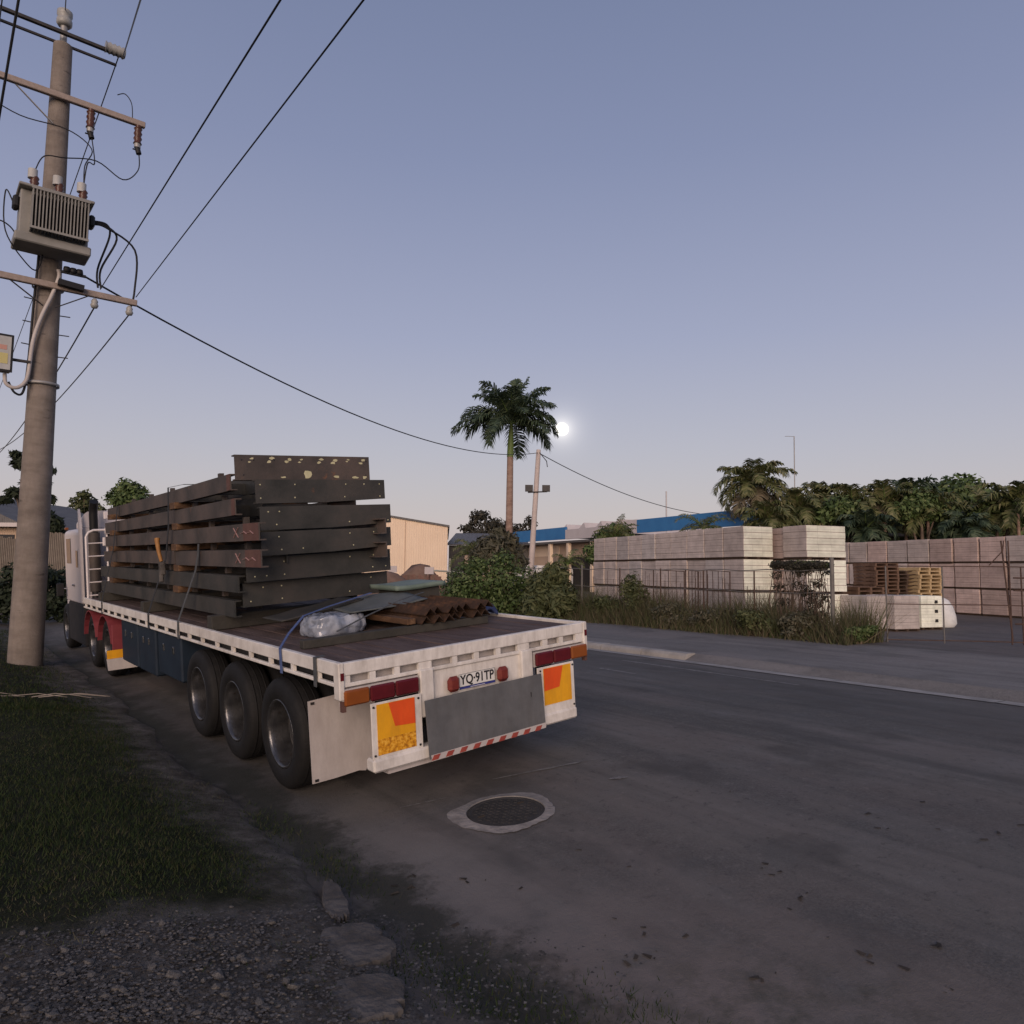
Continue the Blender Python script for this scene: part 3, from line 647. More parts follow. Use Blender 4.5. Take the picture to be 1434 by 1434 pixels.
# under-deck boxes
for (y0, y1, z1, nm) in ((6.55, 7.55, -.80, 'tool_box'), (5.55, 6.45, -.80, 'tool_box'), (4.35, 5.4, -.72, 'tool_box')):
    b = MB(); b.span((-1.2, y0, z1), (-.55, y1, -.18), .02); t_ = tp(b, nm, 'blue_box')
    for yy in (y0 + .3, y1 - .3):
        q = MB(); q.box((-1.207, yy, -.36), (.014, .05, .09), None, .004); q.build('latch', 'chrome', t_)
b = MB(); b.span((.55, 4.5, -.75), (1.2, 7.0, -.2), .02); tp(b, 'spare_rack', 'blue_box')
for s in (-1, 1):
    b = MB(); b.span((s * .62 - .05, 7.75, -1.0), (s * .62 + .05, 7.86, -.15)); b.span((s * .62 - .12, 7.7, -1.03), (s * .62 + .12, 7.92, -1.0)); tp(b, 'landing_leg', 'chassis')
# headboard: white tube frame with rungs and plates
for x0, x1 in ((-1.2, -.86), (.86, 1.2)):
    b = MB(); b.tube([(x0, 10.2, 0), (x0, 10.2, 1.12), (x0 + .04 * (1 if x0 < 0 else 1), 10.2, 1.2), (x0 + .12, 10.2, 1.235), (x1, 10.2, 1.235)], .022, 8); b.tube([(x1, 10.2, 0), (x1, 10.2, 1.235)], .018, 8); hb = tp(b, 'headboard_ladder', 'cab_white')
    for k in range(5):
        q = MB(); q.tube([(x0, 10.2, .06 + k * .235), (x1, 10.2, .06 + k * .235)], .013, 6); q.build('rung', 'cab_white', hb)
b = MB(); b.span((-.84, 10.22, 0), (.84, 10.27, 1.3)); tp(b, 'headboard', 'steel_brown')
for (x, z, w, h_) in ((-.83, 1.02, .22, .16), (-.8, 1.22, .20, .12), (-.74, .76, .14, .15), (-.72, .42, .12, .12), (-.78, 1.5, .26, .14)):
    b = MB(); b.box((x, 10.16, z), (w, .06, h_), None, .01); tp(b, 'headboard_box', 'cab_white')
b = MB(); b.box((-.80, 10.12, .62), (.05, .03, .10), None, .006); tp(b, 'side_marker', 'lamp_red')

# ------------------------------------------------------------------ prime mover
PM = empty('prime_mover', mw=tmat(0, 10.4, -DK)); tag(PM, 'white sleeper-cab prime mover with red mudguards hitched to the flatbed trailer', 'truck')
PU_ = Matrix.Translation((0, -10.4, DK))
def pp(mb, name, m, parent=None):
    return mb.build(name, m, PM, mw=PU_) if parent is None else mb.build(name, m, parent)
def rrect(x0, x1, z0, z1, r=.12, n=4):
    out = []
    for (cx, cz, a0) in ((x1 - r, z1 - r, 0), (x0 + r, z1 - r, 90), (x0 + .03, z0 + .03, 180), (x1 - .03, z0 + .03, 270)):
        rr = r if a0 < 180 else .03
        for k in range(n + 1):
            a = math.radians(a0 + 90 * k / n); out.append((cx + rr * math.cos(a), cz + rr * math.sin(a)))
    return out
b = MB(); b.prism(rrect(-1.18, 1.18, -.14, 1.30), 10.95, 12.75, lambda p, tt: (p[0], tt, p[1])); cab = pp(b, 'cab', 'cab_white')
b = MB(); pr = rrect(-1.12, .6, 1.304, 1.62, .15); b.prism(pr, 10.98, 12.2, lambda p, tt: (p[0] * (1 - .06 * (tt - 10.98)), tt, 1.304 + (p[1] - 1.304) * (1 - .45 * max(0, tt - 11.2)))); pp(b, 'roof_fairing', 'cab_white')
b = MB(); b.prism([(10.80, -.1), (10.95, -.1), (10.95, 1.66), (10.90, 1.58), (10.80, 1.3)], -1.2, -1.16, lambda p, tt: (tt, p[0], p[1])); b.prism([(10.80, -.1), (10.95, -.1), (10.95, 1.70), (10.90, 1.62), (10.80, 1.3)], 1.16, 1.2, lambda p, tt: (tt, p[0], p[1])); pp(b, 'side_fairing', 'cab_white')
b = MB(); b.span((-1.19, 12.0, .62), (-1.182, 12.5, 1.12), .01); pp(b, 'door_window', 'glass_dark')
b = MB(); b.span((-1.19, 11.25, .55), (-1.183, 11.45, .88), .01); pp(b, 'sleeper_window', 'glass_dark')
b = MB(); b.span((-1.15, 10.95, -.95), (-.6, 12.75, -.15), .03); pp(b, 'side_skirt', 'chassis')
b = MB(); b.span((-.98, 12.75, -.55), (.98, 14.2, .45), .1); pp(b, 'bonnet', 'cab_white')
b = MB(); b.tube([(-.98, 10.72, -.2), (-.98, 10.72, 1.55), (-.98, 10.68, 1.68), (-.98, 10.6, 1.78)], .075, 12); ex = pp(b, 'exhaust_stack', 'black_plastic')
b = MB(); b.tube([(-.98, 10.72, .1), (-.98, 10.72, 1.2)], .10, 12); b.build('heat_shield', 'steel_brown', ex)
b = MB(); b.span((-1.38, 12.55, -.05), (-1.25, 12.62, .22), .02); mi = pp(b, 'mirror', 'black_plastic')
b = MB(); b.tube([(-1.18, 12.6, .1), (-1.35, 12.6, .1)], .014, 6); b.build('mirror_arm', 'chrome', mi)
b = MB(); b.box((-1.2, 12.3, 1.32), (.06, .12, .05), None, .01); pp(b, 'marker_lamp', 'lamp_amber')
b = MB(); b.box((-1.205, 11.75, .2), (.02, .14, .04), None, .006); pp(b, 'door_handle', 'chrome')
b = MB(); b.tube([(.98, 11.1, -.72), (.98, 12.4, -.72)], .26, 16); pp(b, 'fuel_tank', 'rim_steel')
for s in (-1, 1):
    b = MB(); b.span((s * .42 - .04, 7.9, -.62), (s * .42 + .04, 14.2, -.38)); pp(b, 'frame_rail', 'chassis')
b = MB(); b.box((0, 9.3, -.36), (.9, 1.0, .06), None, .02); pp(b, 'turntable', 'chassis')
for ya in (8.72, 9.98):
    b = MB(); b.tube([(-1, ya, -.725), (1, ya, -.725)], .08, 10); pp(b, 'drive_axle', 'chassis')
    for s in (-1, 1):
        wheel(PM, s * 1.06, ya - 10.4, -.725 + DK, s)
        pr = []
        for k in range(11): a = math.radians(168 - 160 * k / 10); pr.append((.56 * math.cos(a), .54 * math.sin(a)))
        po = [(q[0] * .965, q[1] * .965) for q in pr][::-1]
        b = MB(); b.prism(pr + po, s * .72, s * 1.24, lambda p, tt, ya=ya: (tt, ya + p[0], -.725 + p[1])); pp(b, 'mudguard', 'mudguard_red')
b = MB()
for s in (-1,):
    b.span((-1.24, 8.06, -.80), (-.66, 8.085, -.30), .01)
pp(b, 'guard_panel', 'mudguard_red')
for s in (-1, 1):
    for ya in (12.98,): wheel(PM, s * 1.0, ya + .3 - 10.4, -.725 + DK, s, False)
b = MB(); b.prism([(-1.33, -.69), (-.93, -.69), (-.86, -.82), (-1.33, -.82)], 8.0, 8.02, lambda p, tt: (p[0], tt, p[1])); fl = pp(b, 'flap_band', 'sign_yellow')
b = MB(); b.prism([(-1.335, -.822), (-.855, -.822), (-.84, -.93), (-.88, -1.0), (-1.32, -1.0)], 7.99, 8.03, lambda p, tt: (p[0], tt, p[1])); pp(b, 'mud_flap', 'white_dull')
bpy.context.view_layer.update()

# ------------------------------------------------------------------ the load: steel frames stacked on timber
def on_deck(name, x, y, z=0.0): return empty(name, mw=tmat(x, y, z))
def chan(b, x, y0, y1, z0, z1, s):       # channel section beam along y, web on the outer side s
    t = .014; w = .075
    b.span((x, y0, z0), (x + s * t, y1, z1)); b.span((x + s * t, y0, z0), (x - s * 0 + s * w, y1, z0 + t)); b.span((x + s * t, y0, z1 - t), (x + s * w, y1, z1))
names = ['lowest', 'second-lowest', 'third', 'fourth', 'fifth', 'topmost']
XL = [-1.06, -1.06, -1.05, -1.06, -1.04, -1.03]
#          plate xl, xr, y, z offset/height      beam rear y
RP = [(-.985, .72, 2.75, .10, .247, 2.80), (-.985, .70, 2.62, .10, .247, 2.66), (-.86, .655, 2.50, .10, .245, 2.02), (-.86, .665, 2.50, .10, .245, 2.02), (-.88, .625, 2.54, .105, .25, 2.72), (-1.0, .57, 2.78, .10, .27, 2.86)]
B0 = [.15 + .263 * i for i in range(6)]
def frame(i, y_rear, y_front, plate, label, tilt=0.0, dz=0.0, dx=0.0):
    z0 = B0[i] + dz; h = .175
    t = on_deck('steel_frame', dx, (y_rear + y_front) / 2, z0)
    t.matrix_world = t.matrix_world @ Matrix.Rotation(tilt, 4, 'X')
    tag(t, label, 'steel frame', 'steel frames stacked on the trailer'); c = (y_rear + y_front) / 2
    sk = 'steel_brown' if i >= 2 else 'steel_dark'
    b = MB(); chan(b, XL[i], y_rear - c, y_front - c, 0, h, 1); lb = b.build('side_beam', sk, t)
    xr = .50
    b = MB(); chan(b, xr, y_rear - c + .3, y_front - c, 0, h, -1); b.build('side_beam', sk, t)
    yy = y_rear + (.95 if plate else .35)
    while yy < y_front - .1:
        b = MB(); b.span((XL[i] + .08, yy - c - .03, .02), (xr - .08, yy - c + .03, .15)); b.build('cross_beam', 'steel_dark', t); yy += .92
    b = MB(); b.span((XL[i] + .48, y_rear - c + .55, .012), (XL[i] + .495, y_front - c - .02, .225)); b.build('gap_darkener', 'steel_dark', t)  # dark plates added inside the frame so the gaps between tiers read black
    b = MB(); b.span((-.15, y_rear - c + 1.0, .012), (-.135, y_front - c - .02, .225)); b.build('gap_darkener', 'steel_dark', t)
    yy = y_rear + .75
    while yy < y_front - .3:
        b = MB(); b.box((XL[i] + .15, yy - c, .215), (.05, .07, .075)); b.build('stub_post', 'steel_brown', t); yy += 1.15
    if plate:
        xl, xr_, yp, zo, ph, _ = RP[i]
        dr = .026 if i in (2, 3, 4) else 0.0; xm = xl + .52 * (xr_ - xl)
        b = MB(); b.prism([(xl, zo), (xm, zo), (xr_, zo + dr), (xr_, zo + ph - dr * .3), (xl, zo + ph)], yp - c, yp - c + .014, lambda p, tt: (p[0], tt, p[1])); b.span((xl, yp - c + .0145, zo), (xm, yp - c + .09, zo + .014)); b.span((xl, yp - c + .0145, zo + ph - .014), (xm, yp - c + .09, zo + ph))
        po = b.build('end_plate', 'steel_brown' if i == 5 else 'steel_dark', t)
        r = random.Random(i * 7 + 1); hb = MB()
        for zz in (zo + .055, zo + ph - .055):
            for xx in (xl + .06, xl + .2, xl + .42, xr_ - .5, xr_ - .24, xr_ - .06):
                if r.random() < .55: hb.lathe([(0, -.0016), (.008, -.0016), (.008, .001)], (xx + r.uniform(-.03, .03), yp - c, zz), 'y', 8)
        tag(hb.build('bolt_hole', 'cream_paint_hole_light' if i != 5 else 'plate_ink', po), kind='stuff')  # cream discs paint in the sky light seen through the holes
    return t, lb
def blot(b, cx, cz, w, h, y, r, n=9):
    pts = []
    for k in range(n):
        a = 2 * math.pi * k / n; q = r.uniform(.55, 1.15); pts.append((cx + w * q * math.cos(a), cz + h * q * math.sin(a)))
    b.prism(pts, y, y + .0012, lambda p, tt: (p[0], tt, p[1]))
for i in range(6):
    yr = RP[i][5]
    if i < 2:
        t, lb = frame(i, yr, 9.75, True, '%s dark steel frame of the stack, running the full length of the load' % names[i].capitalize())
    else:
        t, lb = frame(i, yr, 4.98, True, {2: 'third steel frame up at the rear, pink chalk marks on its beam end', 3: 'fourth steel frame up at the rear, chalk cross on its beam end', 4: 'fifth steel frame up at the rear, with a short red-brown beam end', 5: 'topmost rear steel frame with cream paint daubs on its wide end plate'}[i], tilt=(0, 0, -.004, -.004, -.012, -.016)[i], dz=(0, 0, 0, 0, .0, .0)[i])
        frame(i, 5.12, 9.6 - .15 * (i % 2), False, '%s steel frame up at the front of the load, nearest the cab' % ('Topmost' if i == 5 else names[i].capitalize()), tilt=(0, 0, -.001, -.003, -.008, -.012)[i], dz=(0, 0, 0, -.003, -.018, -.028)[i], dx=.012 * i)
    c = (yr + (9.75 if i < 2 else 4.98)) / 2
    r = random.Random(40 + i)
    if i >= 4:
        b = MB(); b.box((XL[i] - .003, yr - c + .05, .088), (.005, .10, .172)); b.build('beam_end_primer', 'plate_end', t)
    if i in (2, 3):      # chalked marks on the beam side
        b = MB(); x = XL[i] - .0035
        b.bar((x, yr - c + .56, .04), (x, yr - c + .70, .14), .003, .012, (1, 0, 0)); b.bar((x, yr - c + .70, .04), (x, yr - c + .56, .14), .003, .012, (1, 0, 0))
        for k in range(4): b.bar((x, yr - c + .12 + .09 * k, .07 + .015 * (k % 2)), (x, yr - c + .21 + .09 * k, .10 - .02 * (k % 2)), .003, .022, (1, 0, 0))
        b.build('chalk_mark', 'chalk_pink', t)
        b = MB(); b.box((x + .0015, yr - c + .21, .088), (.002, .42, .172)); b.build('beam_end_primer', 'plate_end', t)
    if i == 5:
        xl, xr_, yp, zo, ph, _ = RP[i]; b = MB()
        for k in range(8):
            cx = xl + .17 + k * .185 + r.uniform(-.03, .03); s_ = r.uniform(.6, 1.2)
            for q in range(2): blot(b, cx + q * .03 * s_, zo + ph - .065 + q * .022 + r.uniform(-.012, .012), .028 * s_, .014 * s_, yp - c - .0016 - .0004 * q, r, 8)
        for (cx, cz, w, h_) in ((xl + .80, zo + .06, .05, .045), (xl + 1.15, zo + .035, .04, .02), (xl + 1.38, zo + .03, .045, .018), (xl + 1.50, zo + .03, .03, .02), (xl + .52, zo + .03, .03, .012)): blot(b, cx, cz, w, h_, yp - c - .0018, r)
        b.build('paint_daub', 'cream_paint_hole_light', t)
# timber packers between the frames, one set under each joint and one near the cab
for i in range(5):
    for (yy, tx) in ((5.05, 'below the joint'), (8.9, 'near the cab')):
        if i < 1: 
            pass
        zt = B0[i] + .176; zb = B0[i + 1] - .001 + (0 if i < 3 else 0)
        t = on_deck('timber_packer', -.2, yy, zt)
        b = MB(); ln = 1.76
        b.box((0, 0, (zb - zt) / 2), (ln, .24, zb - zt - .002), None, .006)
        o = t; bpy.data.objects.remove(t); o = b.build('timber_packer', 'dunnage'); o.matrix_world = tmat(-.2 + .03 * (i % 2), yy - .12 + .05 * (i % 2), zt)
        tag(o, 'orange-brown timber packer %s, on the %s steel frame of the stack' % (tx, names[i] if i < 2 else names[i]), 'timber', 'timber packers between the frames')
for k, yy in enumerate((3.2, 6.2, 9.2)):
    o = MB().box((0, 0, .078), (2.0, .16, .155), None, .008).build('timber_bearer', 'bearer'); o.matrix_world = tmat(-.2, yy, 0.003)
    tag(o, ['dark timber bearer under the rear of the frame stack', 'dark timber bearer under the middle of the frame stack', 'dark timber bearer under the frame stack by the cab'][k], 'timber', 'bearers under the frames')
# lashing straps
def strap(name, pts, w, m, label, side=(0, 1, 0)):
    b = MB(); b.ribbon(pts, side, w, .005); o = b.build(name, m); o.matrix_world = tmat(); tag(o, label, 'strap'); return o
strap('lashing_strap', [(-1.275, 4.15, -.16), (-1.272, 4.15, .03), (-1.10, 3.98, .62), (-1.075, 3.94, .80), (-1.07, 3.92, .93)], .055, 'webbing_grey', 'grey webbing strap slanting from the side rail to the fourth frame')
strap('lashing_strap', [(-1.275, 5.55, -.16), (-1.272, 5.55, .03), (-1.10, 5.25, .75), (-1.09, 5.10, 1.15), (-1.085, 5.05, 1.66), (-.9, 5.05, 1.70), (.52, 5.05, 1.70), (1.27, 5.4, .03), (1.275, 5.4, -.16)], .055, 'webbing_dark', 'dark webbing strap over the top of the stack at the joint')
strap('lashing_strap', [(-1.275, 8.6, -.16), (-1.272, 8.6, .03), (-1.085, 8.5, .9), (-1.0, 8.5, 1.58), (.6, 8.5, 1.58), (1.27, 8.5, .03)], .055, 'webbing_dark', 'dark webbing strap over the front of the stack near the cab')
rt = on_deck('ratchet_tensioner', -1.125, 5.22, .60); tag(rt, 'orange-handled ratchet tensioner hanging on the dark strap', 'ratchet')
MB().tube([(-.03, .02, .12), (-.05, .05, .24), (-.055, .09, .38), (-.05, .10, .42)], [.022, .024, .03, .036], 8).build('handle', 'handle_orange', rt)
MB().box((-.03, .0, .03), (.07, .09, .17), None, .015).build('body', 'slab_concrete', rt)
MB().tube([(-.04, .0, -.04), (-.05, -.02, -.14)], .03, 8).build('spool', 'slab_concrete', rt)
# small loads on the rear of the deck
o = MB().box((0, 0, .052), (1.9, .10, .075), Matrix.Rotation(-.06, 3, 'Z'), .006).build('timber_bearer', 'bearer'); o.matrix_world = tmat(-.13, 1.02, -.013)
tag(o, 'dark timber bearer lying across the rear of the deck under the rusty angles', 'timber')
o = MB().box((0, 0, .052), (1.5, .09, .10), None, .006).build('timber_bearer', 'bearer'); o.matrix_world = tmat(.30, 2.18, .003)
tag(o, 'dark timber bearer under the forward end of the rusty angles', 'timber')
vp = MB(); w_, h_ = .058, .062; t_ = .010          # roof-shaped angle section
ang = [(-w_, 0), (0, h_), (w_, 0), (w_ + t_ * .2, t_), (0, h_ + t_ * 1.5), (-w_ - t_ * .2, t_)]
vp.prism(ang, -.72, .72, lambda p, tt: (p[0], tt, p[1])); VM = vp.mesh('rusty_angle', 'rust')
for lay in range(2):
    for k in range(7):
        o = link('rusty_angle', VM); o.matrix_world = tmat(.10 + k * .112 + .02 * lay + random.uniform(-.006, .006), 1.62 + random.uniform(-.05, .05), .082 + lay * .080) @ Matrix.Rotation(random.uniform(-.01, .01), 4, 'Z')
        tag(o, 'rusty steel angle in the deck bundle, %s layer, %s from the left' % (('lower', 'upper')[lay], ORD[k]), 'steel angle', 'rusty angles bundled on the deck')
o = MB().box((0, 0, .03), (.09, 1.35, .055), None, .005).build('timber_packer', 'dunnage'); o.matrix_world = tmat(-.03, 1.66, .084); tag(o, 'orange timber batten along the left side of the rusty angle bundle', 'timber')
def draped(name, x0, x1, y0, y1, zf, m, label, cat, th=.012, n=14):
    V = []; b = MB()
    for side in (0, 1):
        for i in range(n + 1):
            for j in range(n + 1):
                x = x0 + (x1 - x0) * i / n; y = y0 + (y1 - y0) * j / n; V.append((x, y, zf(x, y) + (th if side else 0)))
    m1 = (n + 1) ** 2; I = lambda i, j, s_: s_ * m1 + i * (n + 1) + j; F = []
    for i in range(n):
        for j in range(n): F += [(I(i, j, 1), I(i + 1, j, 1), I(i + 1, j + 1, 1), I(i, j + 1, 1)), (I(i, j, 0), I(i, j + 1, 0), I(i + 1, j + 1, 0), I(i + 1, j, 0))]
    for i in range(n): F += [(I(i, 0, 0), I(i + 1, 0, 0), I(i + 1, 0, 1), I(i, 0, 1)), (I(i, n, 0), I(i, n, 1), I(i + 1, n, 1), I(i + 1, n, 0)), (I(0, i, 0), I(0, i, 1), I(0, i + 1, 1), I(0, i + 1, 0)), (I(n, i, 0), I(n, i + 1, 0), I(n, i + 1, 1), I(n, i, 1))]
    b.add(V, F, True); o = b.build(name, m); o.matrix_world = tmat(); tag(o, label, cat); return o
draped('rubber_sheet', -.36, .48, 1.5, 2.3, lambda x, y: .252 + .025 * math.sin(x * 5 + y * 3) - .16 * max(0, -x - .02) ** 1.2 + .02 * math.sin(y * 7), 'sheet_grey', 'grey-green flexible sheet draped over the rusty angles', 'sheet')
draped('dark_mat', -.9, -.02, 1.95, 2.45, lambda x, y: .24 + .04 * math.sin(x * 4.5 + 1) - .28 * max(0, -.55 - x) ** 1.1, 'steel_dark', 'dark mat lying over the back of the plastic-wrapped bundle', 'mat')
draped('green_lid', .35, .98, 1.9, 2.5, lambda x, y: .33 + .006 * math.sin(x * 9), 'sheet_green', 'pale green flat lid on top of the bundle behind the rusty angles', 'lid', .05)
o = MB().box((0, 0, .085), (.5, .5, .16), None, .01).build('timber_block', 'bearer'); o.matrix_world = tmat(.68, 2.2, .165 + .005); tag(o, 'dark block under the pale green lid', 'block')
# plastic-wrapped bundle: wrinkled, domed
def wrapped():
    bm = bmesh.new(); bmesh.ops.create_cube(bm, size=1); bmesh.ops.subdivide_edges(bm, edges=bm.edges, cuts=17, use_grid_fill=True)
    from mathutils import noise as nz
    for v in bm.verts:
        p = v.co.copy(); q = p.normalized() * .62; p = p.lerp(q, .35)
        p.x *= .62; p.y *= .42; p.z *= .21
        n1 = nz.noise(Vector((p.x * 7, p.y * 7, p.z * 7))); n2 = nz.noise(Vector((p.x * 19 + 5, p.y * 19, p.z * 12)))
        p += v.co.normalized() * (n1 * .030 + (.5 - abs(n2)) * .05 - .02)
        if p.z < -.095: p.z = -.095
        v.co = p
    me = bpy.data.meshes.new('wrapped_bundle'); bm.to_mesh(me); bm.free(); return me
m = mat('plastic_wrap', [(.22, .25, .31), (.42, .46, .54), (.60, .64, .72)], .16, 5, 6, .25, 12, spec=.7, coat=.6, trans=.3)
me = wrapped(); me.materials.append(m)
for p in me.polygons: p.use_smooth = True
o = link('wrapped_bundle', me); o.matrix_world = tmat(-.47, 1.72, .095) @ Matrix.Rotation(.12, 4, 'Z') @ Matrix.Diagonal((.88, .9, .95, 1)); tag(o, 'bundle wrapped in crumpled clear plastic on the rear of the deck', 'bundle')
strap('lashing_strap', [(-1.275, 1.05, -.17), (-1.272, 1.07, .035), (-1.05, 1.42, .10), (-.80, 1.66, .215), (-.45, 1.86, .255), (.1, 2.0, .33)], .045, 'webbing_blue', 'blue webbing strap from the side rail over the wrapped bundle')
strap('lashing_strap', [(-.62, 1.34, .07), (-.30, 1.38, .17), (.12, 1.42, .285), (.5, 1.6, .315)], .03, 'webbing_grey', 'thin grey strap across the front of the wrapped bundle')
strap('lashing_strap', [(-1.275, .38, -.19), (-1.272, .38, .034), (-1.19, .39, .036)], .05, 'webbing_grey', 'short grey strap looped over the side rail at the rear corner')
draped('blue_tarp', 1.02, 1.2, 1.25, 1.75, lambda x, y: .02 + .07 * abs(math.sin(x * 17 + y * 9)) + .03 * math.sin(y * 15), 'tarp_blue', 'small crumpled blue tarp at the far side of the deck', 'tarp', .02)

# ------------------------------------------------------------------ utility pole
mat('pole_concrete', [(.155, .13, .112), (.205, .175, .152), (.25, .215, .19)], .9, 2.0, 9, .5, 40, stretch=(1, 1, 2.5), wear=((.085, .072, .062), 2.2, .62), grime=((.09, .078, .068), .5))
mat('galv', [(.26, .255, .25), (.36, .35, .34)], .5, 6, 6, metal=.3)
mat('tx_grey', [(.20, .195, .18), (.27, .262, .245)], .6, 3, 6, .1, wear=((.10, .075, .06), 5, .70))
mat('arm_timber', [(.26, .21, .18), (.34, .28, .25)], .8, 4, 8, .2, stretch=(6, .5, 6))
mat('dark_steel', [(.03, .028, .028), (.05, .045, .043)], .6, 8, 4)
mat('porcelain_brown', [(.07, .028, .018), (.10, .04, .025)], .3, 8, 3)
mat('porcelain_grey', [(.28, .28, .27), (.36, .36, .35)], .4, 8, 3)
mat('cable', [(.012, .012, .014)], .6)
mat('wire_alu', [(.06, .06, .065)], .5)
mat('conduit', [(.42, .38, .36), (.5, .46, .44)], .6, 3, 4)
mat('label_yellow', [(.50, .44, .19)], .6)
mat('label_red', [(.48, .26, .21)], .6)
mat('box_grey', [(.36, .36, .35), (.44, .44, .43)], .6, 5, 5)
pb = gnd(35, 932); PX, PY, PZ = pb.x, pb.y, pb.z
def pz(py): return at(60, py, PY).z
UPx = empty('power_pole', (PX, PY, PZ)); tag(UPx, 'tall tapered concrete power pole on the grass verge left of the truck', 'power pole')
zt = pz(64) - PZ
b = MB(); n = 14
b.tube([(0, 0, zt * k / n - (.3 if k == 0 else 0)) for k in range(n + 1)], [.27 - .115 * k / n for k in range(n + 1)], 20); shaft = b.build('shaft', 'pole_concrete', UPx)
b = MB(); b.tube([(0, 0, zt), (0, 0, zt + .42)], .06, 10); b.build('spindle', 'galv', shaft)
b = MB(); b.lathe([(0, .38), (.10, .38), (.13, .42), (.13, .50), (.10, .54), (.13, .58), (.13, .66), (.08, .70), (0, .70)], (0, 0, zt), 'z', 14); b.build('top_insulator', 'porcelain_grey', shaft)
b = MB(); b.lathe([(.262, 0), (.268, 0), (.268, .05), (.262, .05)], (0, 0, pz(541) - PZ), 'z', 20); b.lathe([(.245, 0), (.251, 0), (.251, .05), (.245, .05)], (0, 0, pz(405) - PZ), 'z', 20); b.build('steel_band', 'galv', shaft)
A3 = Vector((AH.x, AH.y, 0)); L3 = Vector((LH.x, LH.y, 0))
def loc(s, f, z): return A3 * s + L3 * f + Vector((0, 0, z))      # s across the road, f along it, z over the base
z1, z2, z3 = pz(54) - PZ, pz(143) - PZ, pz(406) - PZ
b = MB(); b.bar(loc(-1.3, -.18, z1), loc(.92, -.18, z1), .07, .055); b.bar(loc(-1.3, .18, z1), loc(.92, .18, z1), .04, .04); b.build('top_arm', 'dark_steel', UPx)
for s0, s1 in ((.66, 1.0), (-1.5, -1.1)):
    ins = MB(); d = A3; m_ = 9
    ins.tube([loc(s0 + (s1 - s0) * k / m_, -.18, z1 + .06) for k in range(m_ + 1)], [.085 if k % 2 else .11 for k in range(m_ + 1)], 12); ins.build('strain_insulator', 'porcelain_grey', UPx)
b = MB(); b.bar(loc(-1.5, -.22, z2), loc(1.40, -.22, z2), .09, .11, bev=.01); b.build('upper_arm', 'arm_timber', UPx)
b = MB(); b.bar(loc(-.72, -.2, z2 - .03), loc(-.1, -.2, z2 - .55), .04, .012); b.build('arm_brace', 'galv', UPx)
b = MB(); b.bar(loc(-1.5, -.30, z3), loc(1.40, -.30, z3), .09, .11, bev=.01); b.build('lower_arm', 'arm_timber', UPx)
for s in (-.6, .6):
    b = MB(); b.bar(loc(s, -.3, z3 - .05), loc(s * .15, -.26, z3 - .38), .04, .012); b.build('arm_brace', 'dark_steel', UPx)
fuse_bot = []
for s in (.48, 1.28):
    f = MB(); f.tube([loc(s, -.24, z2 - .06), loc(s, -.24, z2 - .14)], .05, 8); f.tube([loc(s, -.24, z2 - .12 - .05 * k) for k in range(7)], [.055 if k % 2 else .078 for k in range(7)], 10); fo = f.build('fuse_insulator', 'porcelain_brown', UPx)
    q = MB(); q.tube([loc(s, -.24, z2 - .42), loc(s, -.24, z2 - .50)], .06, 8); q.build('fuse_clamp', 'galv', fo)
    q = MB(); q.tube([loc(s, -.24, z2 - .50), loc(s + .03, -.26, z2 - .62)], .05, 8); q.bar(loc(s - .08, -.25, z2 - .55), loc(s + .02, -.25, z2 - .55), .02, .02); q.build('fuse_cap', 'cable', fo)
    fuse_bot.append(loc(s + .03, -.26, z2 - .60))
# transformer hung on the camera side of the pole
TX = empty('pole_transformer', (0, 0, 0)); zc = (pz(318) - PZ)
TX.location = Vector((PX, PY, PZ)) + loc(-.03, -.62, zc - .66); TX.rotation_euler = (0, 0, math.atan2(AH.y, AH.x)); tag(TX, 'grey finned transformer hung on the power pole below its crossarms', 'transformer')
W2, D2, HT = 1.04, .42, .95
b = MB(); b.span((-W2 / 2, -.05, .12), (W2 / 2, D2 - .05, HT), .02); tank = b.build('tank', 'tx_grey', TX)
b = MB(); b.span((-W2 / 2 - .06, -.16, .0), (W2 / 2 + .04, D2, .16), .02); b.build('base_skid', 'tx_grey', TX)
b = MB(); b.span((-W2 / 2 - .04, -.20, HT + .002), (W2 / 2 + .05, D2 - .02, HT + .05), .012); b.build('lid', 'tx_grey', TX)
for k in range(17):
    b = MB(); x = -.36 + k * .0515; b.span((x - .009, -.30, .22), (x + .009, -.048, HT - .05)); b.build('cooling_fin', 'tx_grey', TX)
b = MB(); b.span((-.385, -.31, .20), (.49, -.28, .24)); b.build('fin_frame', 'tx_grey', TX); b = MB(); b.span((-.385, -.31, HT - .06), (.49, -.28, HT - .03)); b.build('fin_frame', 'tx_grey', TX)
bush_top = []
for k, x in enumerate((-.33, .04, .41)):
    b = MB(); b.tube([(x, .02, HT + .04 + .035 * j) for j in range(8)], [.055 if j % 2 else .075 for j in range(8)], 10); bo = b.build('bushing', 'porcelain_brown', TX)
    q = MB(); q.tube([(x - .03, .02, HT + .24), (x - .03, .02, HT + .40)], .075, 10); q.build('bushing_cap', 'box_grey', bo); bush_top.append(TX.location + Matrix.Rotation(TX.rotation_euler.z, 3, 'Z') @ Vector((x, .02, HT + .4)) - Vector((PX, PY, PZ)))
for sgn in (-1, 1):
    b = MB(); b.box((sgn * (W2 / 2 + .05), .1, .72), (.10, .22, .22), None, .03); b.build('terminal_box', 'cable', TX)
b = MB(); b.span((-.2, D2 - .05, .5), (.1, D2 + .12, .8)); b.build('mounting_bracket', 'dark_steel', TX)
